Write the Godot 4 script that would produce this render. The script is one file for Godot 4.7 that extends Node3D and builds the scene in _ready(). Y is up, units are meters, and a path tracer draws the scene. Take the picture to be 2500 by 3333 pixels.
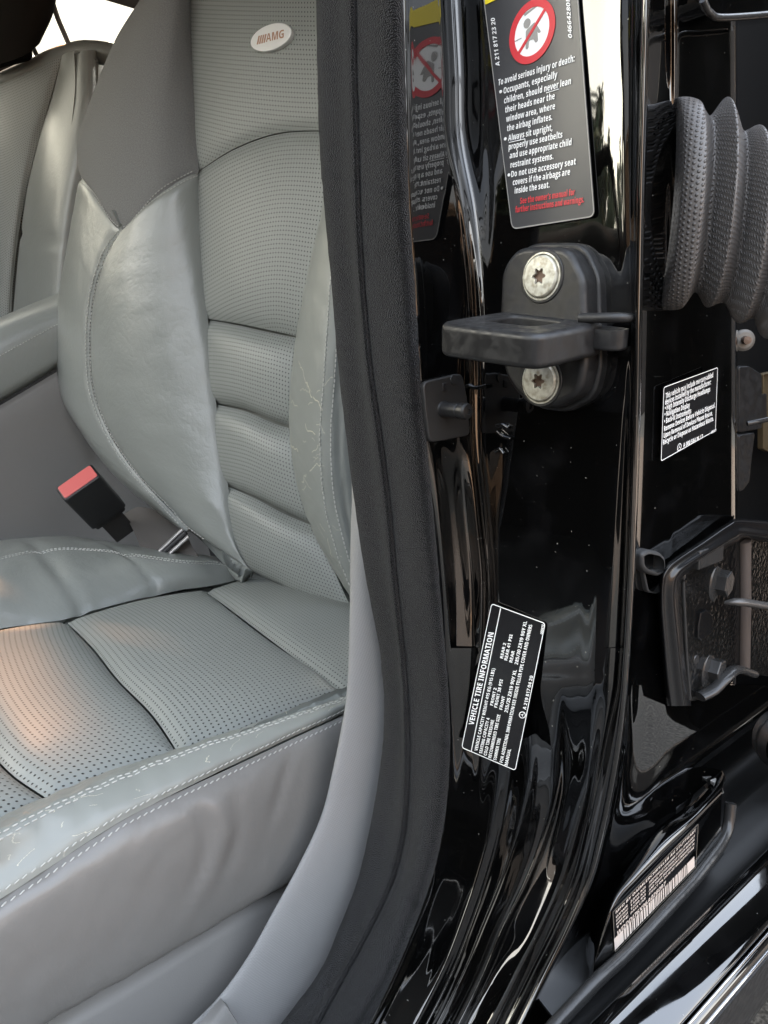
extends Node3D
# A car's open front doorway: leather seat, velvet door seal, gloss black door pillar with its striker and labels.
# x runs to the rear of the car, y up, z outboard; metres. Lists inside rl() and V() are millimetres.

func _ready() -> void:
	# ---- camera
	var cam := Camera3D.new()
	cam.name = "camera"
	cam.fov = 67.3
	cam.near = 0.01
	cam.far = 400.0
	add_child(cam)
	var yaw := deg_to_rad(48.9)
	var pitch := deg_to_rad(12.8)
	cam.look_at_from_position(watch, watch + Vector3(cos(yaw) * cos(pitch), -sin(pitch), -sin(yaw) * cos(pitch)), Vector3.UP)
	cam.current = true
	# ---- sky, sun, exposure
	var e := Environment.new()
	e.background_mode = Environment.BG_SKY
	e.sky = Sky.new()
	var pano := PanoramaSkyMaterial.new()
	pano.panorama = sky_picture()
	e.sky.sky_material = pano
	e.background_energy_multiplier = 1.0
	e.tonemap_mode = Environment.TONE_MAPPER_LINEAR
	e.tonemap_exposure = 5.1
	e.sdfgi_enabled = true; e.ssao_enabled = true; e.ssil_enabled = true
	var w := WorldEnvironment.new()
	w.name = "world"
	w.environment = e
	add_child(w)
	var sun := DirectionalLight3D.new()
	sun.name = "sun"
	sun.light_color = Color(1.0, 0.72, 0.5)
	sun.light_energy = 0.6
	sun.light_angular_distance = 1.5
	sun.shadow_enabled = true
	add_child(sun)
	sun.look_at_from_position(Vector3.ZERO, -SUN, Vector3.UP)
	face = SystemFont.new()
	face.font_names = PackedStringArray(["Droid Sans"])
	face.font_weight = 700
	measure_caps()
	make_materials()
	surroundings()
	cabin()
	pillar()
	driver_seat()
	passenger_seat()
	console()
	seals()
	striker()
	switch_plate()
	labels()
	boot()
	hinge()
	rocker()

const SUN := Vector3(0.175, 0.590, -0.785)
const UPWARD := [Vector3(0.030, 0.46, -0.055), Vector3(0.018, 0.26, -0.03), Vector3(0.009, 0.13, -0.015), Vector3(0.0035, 0.05, -0.006)]
const FORWARD := [Vector3(-0.045, -0.012, 0), Vector3(-0.12, -0.02, 0), Vector3(-0.30, -0.025, 0), Vector3(-0.55, -0.025, 0)]
const SEAT_UP := [Vector3(0.055, 0.17, 0), Vector3(0.018, 0.12, 0), Vector3(0.006, 0.05, 0)]
const SEAT_FRONT := [Vector3(-0.15, -0.07, 0), Vector3(-0.12, -0.012, 0), Vector3(-0.05, 0.003, 0)]
var M := {}

func sky_picture() -> ImageTexture:
	var im := Image.create(512, 256, false, Image.FORMAT_RGBF)
	var glow := Vector3(-0.50, 0.28, -0.80).normalized()
	for j in 256:
		for i in 512:
			var az := (i + 0.5) / 512.0 * TAU
			var el := PI * 0.5 - (j + 0.5) / 256.0 * PI
			var d := Vector3(sin(az) * cos(el), sin(el), -cos(az) * cos(el))
			var c: Color
			if d.y >= 0.0:
				var warm := maxf(0.0, d.dot(Vector3(0.30, 0.25, -0.92)))
				var k := pow(1.0 - d.y, 2.2)
				c = Color(0.66, 0.76, 0.93).lerp(Color(1.22, 1.17, 1.06), k)
				var s := maxf(0.0, d.dot(glow))
				c = c + Color(1.3, 1.13, 0.66) * (0.9 * pow(warm, 3.0)) + Color(1.3, 1.18, 0.86) * (1.7 * pow(s, 3.0) + 1.4 * pow(s, 10.0)) * (0.3 + 0.7 * k)
			else:
				c = Color(0.30, 0.27, 0.24)
			im.set_pixel(i, j, c)
	return ImageTexture.create_from_image(im)

func make_materials() -> void:
	var grain := noise_tex(512, 0.055, FastNoiseLite.TYPE_CELLULAR, 2, 3)
	var soft := noise_tex(512, 0.012, FastNoiseLite.TYPE_SIMPLEX_SMOOTH, 4, 9)
	var fine := noise_tex(512, 0.22, FastNoiseLite.TYPE_SIMPLEX, 3, 5)
	var ridged := FastNoiseLite.new()
	ridged.noise_type = FastNoiseLite.TYPE_SIMPLEX_SMOOTH; ridged.frequency = 0.011; ridged.fractal_type = FastNoiseLite.FRACTAL_RIDGED
	ridged.fractal_octaves = 5; ridged.fractal_gain = 0.55; ridged.seed = 14
	ridged.domain_warp_enabled = true; ridged.domain_warp_amplitude = 22.0; ridged.domain_warp_frequency = 0.012
	var crease := NoiseTexture2D.new()
	crease.width = 1024; crease.height = 1024; crease.seamless = true; crease.noise = ridged; crease.invert = true
	# leather: grained hide, with a slow change of tone
	var tone := noise_tex(512, 0.006, FastNoiseLite.TYPE_SIMPLEX_SMOOTH, 4, 21, grad([Color(0.86, 0.86, 0.86), Color(1, 1, 1)], [0.2, 0.8]))
	M.leather = mat(lin(0.245, 0.258, 0.240), 0.42)
	M.leather.albedo_texture = tone
	M.leather.uv1_scale = Vector3(5, 5, 1)
	M.leather_fine = mat(lin(0.245, 0.258, 0.240), 0.31, 0.0, 0.6)
	relief(M.leather_fine, crease, 0.018)
	M.leather_fine.uv1_scale = Vector3(6, 6, 1)
	M.leather_side = mat(lin(0.185, 0.180, 0.169), 0.36)
	relief(M.leather_side, crease, 0.012)
	M.leather_side.uv1_scale = Vector3(5, 7, 1)
	# perforated leather: holes of 2 mm every 6.6 mm
	var hole := painted(48, 48, func(i, j):
		var q := Vector2((i - 23.5) / 48.0, (j - 23.5) / 48.0).length()
		var k := smoothstep(0.12, 0.20, q)
		return Color(0.30, 0.30, 0.30).lerp(Color.WHITE, k))
	M.perf = mat(lin(0.245, 0.258, 0.240), 0.45)
	M.perf.albedo_texture = hole
	relief(M.perf, hole, 0.04)
	M.perf.uv1_scale = Vector3(262, 212, 1)
	# suede
	M.suede = mat(lin(0.215, 0.216, 0.208), 0.95, 0.0, 0.2)
	M.suede.albedo_texture = noise_tex(512, 0.05, FastNoiseLite.TYPE_SIMPLEX, 5, 31, grad([Color(0.86, 0.86, 0.86), Color(1, 1, 1)], [0.25, 0.75]))
	M.suede.uv1_scale = Vector3(18, 18, 1)
	relief(M.suede, fine, 0.008)
	M.suede.rim_enabled = true; M.suede.rim = 0.35; M.suede.rim_tint = 0.5
	M.thread = mat(lin(0.46, 0.46, 0.43), 0.7)
	M.dark_leather = mat(lin(0.018, 0.016, 0.014), 0.85, 0.0, 0.15)
	M.console = mat(lin(0.195, 0.19, 0.18), 0.6)
	relief(M.console, fine, 0.008)
	M.console.uv1_triplanar = true; M.console.uv1_scale = Vector3(8, 8, 8)
	# velvet of the door seal
	M.velvet = mat(lin(0.016, 0.016, 0.0168), 0.97, 0.0, 0.15)
	M.velvet.albedo_texture = noise_tex(512, 0.35, FastNoiseLite.TYPE_SIMPLEX, 2, 41, grad([Color(0.22, 0.22, 0.22), Color(1, 1, 1)], [0.3, 0.75]))
	M.velvet.uv1_scale = Vector3(10, 10, 1)
	relief(M.velvet, fine, 0.16)
	M.velvet.rim_enabled = true; M.velvet.rim = 0.5; M.velvet.rim_tint = 0.2
	# grey grained trim plastic
	var weave := painted(64, 64, func(i, j):
		var a := 0.5 + 0.5 * sin((i + j * 0.5) / 64.0 * TAU * 2.0)
		var b := 0.5 + 0.5 * sin(j / 64.0 * TAU * 4.0)
		return Color(1, 1, 1) * (0.3 + 0.7 * a * b))
	M.trim = mat(lin(0.27, 0.268, 0.262), 0.6)
	relief(M.trim, weave, 0.02)
	M.trim.uv1_scale = Vector3(260, 260, 1)
	# gloss black paint, with dust specks and a little orange peel
	var dust := Image.create(1024, 1024, false, Image.FORMAT_RGB8)
	var film := FastNoiseLite.new()
	film.frequency = 0.006; film.fractal_octaves = 5; film.seed = 8
	for j in 1024:
		for i in 1024:
			var k := clampf(film.get_noise_2d(i, j) * 1.6 - 0.15, 0.0, 1.0) * 0.05 + 0.018
			dust.set_pixel(i, j, Color(k, k, k * 1.05))
	var rng := RandomNumberGenerator.new()
	rng.seed = 77
	for k in 520:
		var c := rng.randf_range(0.2, 0.75)
		dust.fill_rect(Rect2i(rng.randi_range(0, 1020), rng.randi_range(0, 1020), 1 + int(rng.randf() < 0.3), 1 + int(rng.randf() < 0.3)), Color(c, c, c * 0.95))
	M.paint = mat(Color.WHITE, 1.0, 0.0, 0.68)
	M.paint.roughness_texture = noise_tex(512, 0.008, FastNoiseLite.TYPE_SIMPLEX_SMOOTH, 5, 71, grad([Color(0.02, 0.02, 0.02), Color(0.03, 0.03, 0.03), Color(0.14, 0.14, 0.14)], [0.0, 0.62, 1.0]))
	M.paint.albedo_texture = ImageTexture.create_from_image(dust)
	M.paint.uv1_triplanar = true; M.paint.uv1_scale = Vector3(3, 3, 3)
	M.paint.clearcoat_enabled = true; M.paint.clearcoat = 0.9; M.paint.clearcoat_roughness = 0.02
	relief(M.paint, soft, 0.003)
	# dull black steel and plastics
	M.plastic = mat(lin(0.012, 0.012, 0.0125), 0.48)
	relief(M.plastic, fine, 0.004)
	M.plastic.roughness = 1.0
	M.plastic.roughness_texture = noise_tex(256, 0.02, FastNoiseLite.TYPE_SIMPLEX, 4, 81, grad([Color(0.34, 0.34, 0.34), Color(0.62, 0.62, 0.62)], [0.25, 0.75]))
	M.plastic.uv1_triplanar = true; M.plastic.uv1_scale = Vector3(20, 20, 20)
	M.hinge_black = mat(lin(0.007, 0.007, 0.0075), 0.35)
	M.cloth_black = mat(lin(0.008, 0.008, 0.008), 0.95, 0.0, 0.15)
	M.wet = mat(lin(0.005, 0.005, 0.005), 0.2)
	relief(M.wet, noise_tex(512, 0.03, FastNoiseLite.TYPE_CELLULAR, 2, 91), 0.03)
	M.wet.uv1_triplanar = true; M.wet.uv1_scale = Vector3(12, 12, 12)
	M.worn = mat(Color(0.36, 0.35, 0.34), 0.4, 0.6)
	M.enamel = mat(lin(0.006, 0.006, 0.0065), 0.22)
	M.gutter = mat(lin(0.006, 0.006, 0.006), 0.4)
	M.plate = mat(lin(0.02, 0.0195, 0.019), 0.5)
	M.satin = mat(lin(0.045, 0.044, 0.043), 0.26, 0.4)
	relief(M.satin, soft, 0.03)
	M.satin.uv1_triplanar = true; M.satin.uv1_scale = Vector3(14, 14, 14)
	var zinc := noise_tex(256, 0.06, FastNoiseLite.TYPE_SIMPLEX, 4, 51, grad([Color(0.75, 0.72, 0.67), Color(0.92, 0.91, 0.88), Color(1.0, 1.0, 0.98)], [0.15, 0.5, 0.9]))
	M.zinc = mat(Color(0.8, 0.8, 0.77), 0.45, 0.35)
	M.zinc.albedo_texture = zinc
	M.zinc.uv1_triplanar = true; M.zinc.uv1_scale = Vector3(14, 14, 14)
	M.rust = mat(lin(0.15, 0.095, 0.065), 0.7)
	M.steel = mat(Color(0.72, 0.71, 0.7), 0.35, 0.6)
	M.brass = mat(Color(0.42, 0.37, 0.28), 0.5, 0.5)
	M.chrome = mat(Color(0.85, 0.86, 0.88), 0.06, 1.0)
	# rubber boot with rows of pips
	var pips := painted(48, 96, func(i, j):
		var a := Vector2((i - 23.5) / 48.0, (j - 23.5) / 48.0).length()
		var b := minf(Vector2((i + 0.5) / 48.0, (j - 71.5) / 48.0).length(), Vector2((i - 47.5) / 48.0, (j - 71.5) / 48.0).length())
		return Color(1, 1, 1) * (1.0 - smoothstep(0.12, 0.36, minf(a, b))))
	M.rubber = mat(lin(0.10, 0.092, 0.087), 0.36)
	relief(M.rubber, pips, 0.08)
	M.rubber.uv1_scale = Vector3(400, 200, 1)
	# print
	M.film = mat(lin(0.012, 0.012, 0.013), 0.22)
	M.grey_film = mat(lin(0.05, 0.05, 0.052), 0.30)
	M.white = mat(lin(0.88, 0.88, 0.86), 0.5)
	M.badge = mat(lin(0.84, 0.83, 0.80), 0.3, 0.2)
	M.badge_print = mat(lin(0.46, 0.26, 0.17), 0.5)
	M.tan_print = mat(lin(0.66, 0.57, 0.50), 0.5)
	M.red = mat(lin(0.62, 0.035, 0.045), 0.45)
	M.yellow = mat(lin(0.85, 0.68, 0.03), 0.45)
	M.grey = mat(lin(0.30, 0.29, 0.27), 0.5)
	M.silver = mat(Color(0.80, 0.76, 0.70), 0.35, 0.75)
	M.button = mat(lin(0.62, 0.13, 0.12), 0.35)
	M.black = mat(lin(0.012, 0.012, 0.013), 0.4)
	M.cloth = mat(lin(0.03, 0.03, 0.03), 0.9)
	M.glass = mat(Color(0.9, 0.95, 0.93, 0.06), 0.0)
	M.privacy = mat(Color(0.02, 0.025, 0.02, 0.62), 0.0)
	M.privacy.transparency = BaseMaterial3D.TRANSPARENCY_ALPHA
	M.glass.transparency = BaseMaterial3D.TRANSPARENCY_ALPHA
	M.asphalt = mat(lin(0.20, 0.19, 0.175), 0.9)
	M.asphalt.albedo_texture = noise_tex(1024, 0.12, FastNoiseLite.TYPE_SIMPLEX, 4, 61, grad([Color(0.45, 0.44, 0.42), Color(1, 0.98, 0.95)], [0.2, 0.8]))
	M.asphalt.uv1_triplanar = true; M.asphalt.uv1_world_triplanar = true; M.asphalt.uv1_scale = Vector3(1.3, 1.3, 1.3)
	M.leaf = mat(lin(0.05, 0.075, 0.03), 0.7)
	M.rubber_plain = mat(lin(0.03, 0.03, 0.03), 0.6)
	M.zinc_dull = mat(lin(0.16, 0.15, 0.135), 0.55, 0.4)
	M.house = mat(lin(0.018, 0.015, 0.013), 0.9)
	M.render_coat = mat(lin(0.27, 0.21, 0.165), 0.9)
	M.bark = mat(lin(0.10, 0.08, 0.06), 0.9)

func surroundings() -> void:
	var g := Shape.new()
	g.quad(Vector3(-200, 0, -200), Vector3(200, 0, -200), Vector3(200, 0, 200), Vector3(-200, 0, 200), Vector3.UP)
	struct("ground", g, M.asphalt)
	palm(Vector3(-38.5, 0, -25.4), 13.2)
	house(Vector3(11.0, 0, 6.0))
	garden_wall()
	var spots := [Vector3(-30, 0, -34), Vector3(-36, 0, -14), Vector3(-40, 0, -24), Vector3(-34, 0, -4), Vector3(-30, 0, 8), Vector3(-26, 0, 20), Vector3(-41, 0, -29), Vector3(-37, 0, -21), Vector3(-35, 0, -27), Vector3(26, 0, 18), Vector3(33, 0, 8)]
	var told := ["behind the passenger side", "dead ahead, left of the palm", "next to the palm", "straight ahead of the car", "ahead and outboard of the car", "off the front corner", "far beyond the palm", "between the palm and the road", "on the near side of the palm", "off the rear corner", "behind the car"]
	for i in spots.size(): tree(spots[i], 10.5 + (i * 37 % 5) * 0.5, i, "leafy green tree standing " + told[i])

func garden_wall() -> void:
	var t := thing("boundary_wall", "tan rendered boundary wall across the lot, facing the car", "wall", Vector3(-3, 0, 9))
	obj("wall", block(Vector3(-14, 0, 9.0), Vector3(7, 2.6, 9.3), 10.0), M.render_coat, t)
	obj("coping", block(Vector3(-14.1, 2.603, 8.92), Vector3(7.1, 2.72, 9.38), 15.0), M.render_coat, t)

func house(at: Vector3) -> void:
	var t := thing("house", "dark brown house across the lot behind the rear door", "house", at)
	var f := Transform3D(Basis(Vector3.UP, deg_to_rad(-62)), at)
	obj("wall", slab(PackedVector2Array([Vector2(-9000, 0), Vector2(9000, 0), Vector2(9000, 5200), Vector2(0, 8200), Vector2(-9000, 5200)]), f, -3000, 0, 20.0), M.house, t)
	obj("roof", ring(PackedVector2Array([Vector2(-9600, 5000), Vector2(0, 8250), Vector2(9600, 5000), Vector2(0, 8500)]), PackedVector2Array([Vector2(-9500, 5010), Vector2(0, 8210), Vector2(9500, 5010), Vector2(0, 8300)]), f, -3300, 400), M.plastic, t)
	for k in 3:
		var w := obj("window", slab(PackedVector2Array([Vector2(-6000 + k * 4500, 1500), Vector2(-4400 + k * 4500, 1500), Vector2(-4400 + k * 4500, 3000), Vector2(-6000 + k * 4500, 3000)]), f, 0, 60, 20.0), M.plastic, t)
		obj("pane", slab(PackedVector2Array([Vector2(-5900 + k * 4500, 1600), Vector2(-4500 + k * 4500, 1600), Vector2(-4500 + k * 4500, 2900), Vector2(-5900 + k * 4500, 2900)]), f, 50, 66), M.black, w)

func palm(at: Vector3, tall: float) -> void:
	var t := thing("palm_tree", "tall slim palm tree mirrored in the gloss black pillar", "palm tree", at)
	var q := PackedVector3Array()
	for k in 9: q.append(at + Vector3(0.25 * sin(k * 0.35), tall * k / 8.0, 0))
	obj("trunk", tube(q, [0.3, 0.26, 0.24, 0.23, 0.22, 0.21, 0.2, 0.2, 0.2], 10, null, Vector3.RIGHT), M.bark, t)
	var top := q[8]
	var sh := Shape.new()
	for k in 26:
		var az := k * 2.399
		var lift := 0.9 - 1.5 * (k / 26.0)
		var prev := top
		var dir := Vector3(cos(az), lift, sin(az)).normalized()
		for s in 7:
			var nxt := prev + dir * 0.36
			dir = (dir + Vector3(0, -0.22, 0)).normalized()
			var side := dir.cross(Vector3.UP).normalized() * (0.28 * sin((s + 1) / 8.0 * PI) + 0.03)
			sh.quad(prev - side, prev + side, nxt + side * 0.9, nxt - side * 0.9, Vector3.UP)
			prev = nxt
	obj("crown", sh, M.leaf, t)

func tree(at: Vector3, tall: float, seed_: int, label: String) -> void:
	var t := thing("tree", label, "tree", at, "trees round the lot")
	obj("trunk", tube(PackedVector3Array([at, at + Vector3(0.1, tall * 0.3, 0), at + Vector3(0, tall * 0.6, 0.15)]), [0.28, 0.2, 0.1], 8, null, Vector3.RIGHT), M.bark, t)
	var rng := RandomNumberGenerator.new()
	rng.seed = 900 + seed_
	var sh := Shape.new()
	var lumps := []
	for k in 22: lumps.append([at + Vector3(rng.randfn(0, 2.4), tall * rng.randf_range(0.08, 0.88), rng.randfn(0, 2.4)), rng.randf_range(1.0, 1.9)])
	for k in 2600:
		var l: Array = lumps[rng.randi() % 22]
		var d := Vector3(rng.randfn(), rng.randfn(), rng.randfn()).normalized()
		var c: Vector3 = l[0] + d * l[1] * pow(rng.randf(), 0.4)
		var u := d.cross(Vector3(rng.randfn(), rng.randfn(), rng.randfn())).normalized() * rng.randf_range(0.3, 0.6)
		var v := u.cross(d + Vector3(rng.randfn(), rng.randfn(), rng.randfn()) * 0.6).normalized() * 0.30
		sh.quad(c - u, c + v, c + u, c - v, d)
	obj("crown", sh, M.leaf, t)

func cabin() -> void:
	# the rest of the car that shades and is mirrored: roof, far door, dashboard, floor, the two open doors
	var roof := Shape.new()
	roof = skin_shape(skin([rl([-450,1330,-250, 400,1370,-250, 1200,1350,-250, 1900,1240,-260]), rl([-480,1360,-600, 400,1410,-600, 1200,1390,-600, 1900,1270,-600]), rl([-500,1370,-980, 400,1425,-980, 1200,1405,-980, 1900,1280,-980]), rl([-480,1360,-1360, 400,1410,-1360, 1200,1390,-1360, 1900,1270,-1360]), rl([-450,1330,-1700, 400,1370,-1700, 1200,1350,-1700, 1900,1240,-1690])], {"nu": 4, "nv": 16}), 0.04, roof)
	var car := thing("car_body", "black car body round the doorway, with roof, floor and far side", "car", Vector3(0.3, 0.2, -0.98))
	obj("roof", roof, M.console, car)
	obj("floor", block(Vector3(-1.0, 0.16, -1.72), Vector3(1.9, 0.20, -0.33), 2.0), M.cloth, car)
	obj("bulkhead", block(Vector3(1.86, 0.20, -1.72), Vector3(1.90, 0.95, -0.25), 2.0), M.cloth, car)
	# far door: its belt line climbs to the rear
	var q := [Vector2(-1000, 160), Vector2(1900, 160), Vector2(1900, 1300), Vector2(1300, 1335), Vector2(750, 1303), Vector2(528, 1219), Vector2(100, 1040), Vector2(-1000, 900)]
	obj("far_door", slab(PackedVector2Array(q), Transform3D(Basis.IDENTITY, Vector3(0, 0, -1.78)), -30, 30, 4.0), M.plastic, car)
	obj("far_front_pillar", tube(rl([-950,900,-1700, -480,1350,-1660]), 0.035, 10), M.console, car)
	obj("near_front_pillar", tube(rl([-950,900,-260, -480,1340,-290]), 0.035, 10), M.console, car)
	obj("far_window", slab(PackedVector2Array([Vector2(-900, 905), Vector2(100, 1045), Vector2(528, 1224), Vector2(750, 1308), Vector2(1300, 1340), Vector2(1200, 1370), Vector2(400, 1400), Vector2(-450, 1360)]), Transform3D(Basis.IDENTITY, Vector3(0, 0, -1.735)), -2, 2), M.privacy, car)
	obj("windscreen", skin_shape(skin([rl([-950,905,-1700, -1010,905,-980, -950,905,-260]), rl([-720,1130,-1680, -770,1140,-980, -720,1130,-280]), rl([-480,1345,-1650, -520,1365,-980, -480,1335,-300])], {"nu": 4, "nv": 12}), 0.004), M.glass, car)
	obj("firewall", block(Vector3(-1.06, 0.16, -1.72), Vector3(-1.0, 0.88, -0.25), 2.0), M.cloth, car)
	var dash := thing("dashboard", "black dashboard with its hood above the instruments, ahead of the seats", "dashboard", Vector3(-0.75, 0.5, -0.98))
	obj("top", skin_shape(skin([rl([-1000,890,-1700, -1000,900,-980, -1000,890,-280]), rl([-760,900,-1700, -760,920,-980, -740,960,-600, -760,900,-280]), rl([-600,840,-1700, -590,850,-980, -570,900,-600, -600,840,-280]), rl([-580,700,-1700, -570,700,-980, -570,700,-600, -580,700,-280]), rl([-640,480,-1700, -640,480,-980, -640,480,-600, -640,480,-280])], {"nu": 5, "nv": 24}), 0.01), M.dark_leather, dash)
	var wheel := thing("steering_wheel", "black leather steering wheel ahead of the driver's seat", "steering wheel", Vector3(-0.42, 0.78, -0.72))
	var rim := PackedVector3Array()
	for k in 41:
		var c := Vector2(cos(k * TAU / 40), sin(k * TAU / 40)) * 0.185
		rim.append(Vector3(-0.42, 0.78, -0.72) + Vector3(c.y * 0.38, c.y * 0.92, c.x))
	obj("rim", tube(rim, 0.016, 10, null, Vector3(1, -0.4, 0.01)), M.dark_leather, wheel)
	obj("hub", slab(rounded([Vector2(-70, -60), Vector2(70, -60), Vector2(90, 40), Vector2(-90, 40)], 20), frame(Vector3(-0.43, 0.775, -0.72), Vector3(0, 0, -1), Vector3(0.38, 0.92, 0)), -20, 25, 8.0), M.dark_leather, wheel)
	for s in [-1, 1]: obj("spoke", tube(PackedVector3Array([Vector3(-0.43, 0.78, -0.72 + s * 0.06), Vector3(-0.42, 0.79, -0.72 + s * 0.18)]), 0.014, 8), M.dark_leather, wheel)
	# open doors beside the camera
	var f := Vector3(-0.95, 0, -0.12)
	var dd := Vector3(cos(deg_to_rad(62)), 0, sin(deg_to_rad(62)))
	var fd := thing("front_door", "open black front door standing out from the car", "car door", f)
	obj("panel", slab(rounded([Vector2(0, 330), Vector2(1020, 330), Vector2(1090, 650), Vector2(1080, 930), Vector2(0, 900)], 50), frame(f, dd, Vector3.UP), -70, 60, 20.0), M.plastic, fd)
	obj("window_frame", tube(PackedVector3Array([f + dd * 0.1 + Vector3(0, 0.9, 0), f + dd * 0.55 + Vector3(0, 1.3, 0), f + dd * 1.0 + Vector3(0, 1.33, 0), f + dd * 1.07 + Vector3(0, 0.93, 0)]), 0.022, 8), M.plastic, fd)
	var h := Vector3(0.60, 0, -0.02)
	var de := Vector3(cos(deg_to_rad(8)), 0, sin(deg_to_rad(8)))
	var rd := thing("rear_door", "open black rear door hinged on the pillar", "car door", h)
	obj("panel", slab(rounded([Vector2(-90, 1000), Vector2(-70, 800), Vector2(-35, 560), Vector2(-10, 470), Vector2(60, 410), Vector2(100, 370), Vector2(140, 330), Vector2(170, 280), Vector2(260, 225), Vector2(400, 190), Vector2(850, 180), Vector2(900, 600), Vector2(880, 1000)], 25), frame(h, de, Vector3.UP), -60, -34, 8.0), M.cloth_black, rd)
	obj("window_frame", tube(PackedVector3Array([h + de * -0.08 + Vector3(0, 0.99, -0.045), h + de * -0.05 + Vector3(0, 1.33, 0), h + de * 0.5 + Vector3(0, 1.31, 0), h + de * 0.88 + Vector3(0, 0.96, 0)]), 0.022, 8), M.plastic, rd)

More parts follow.
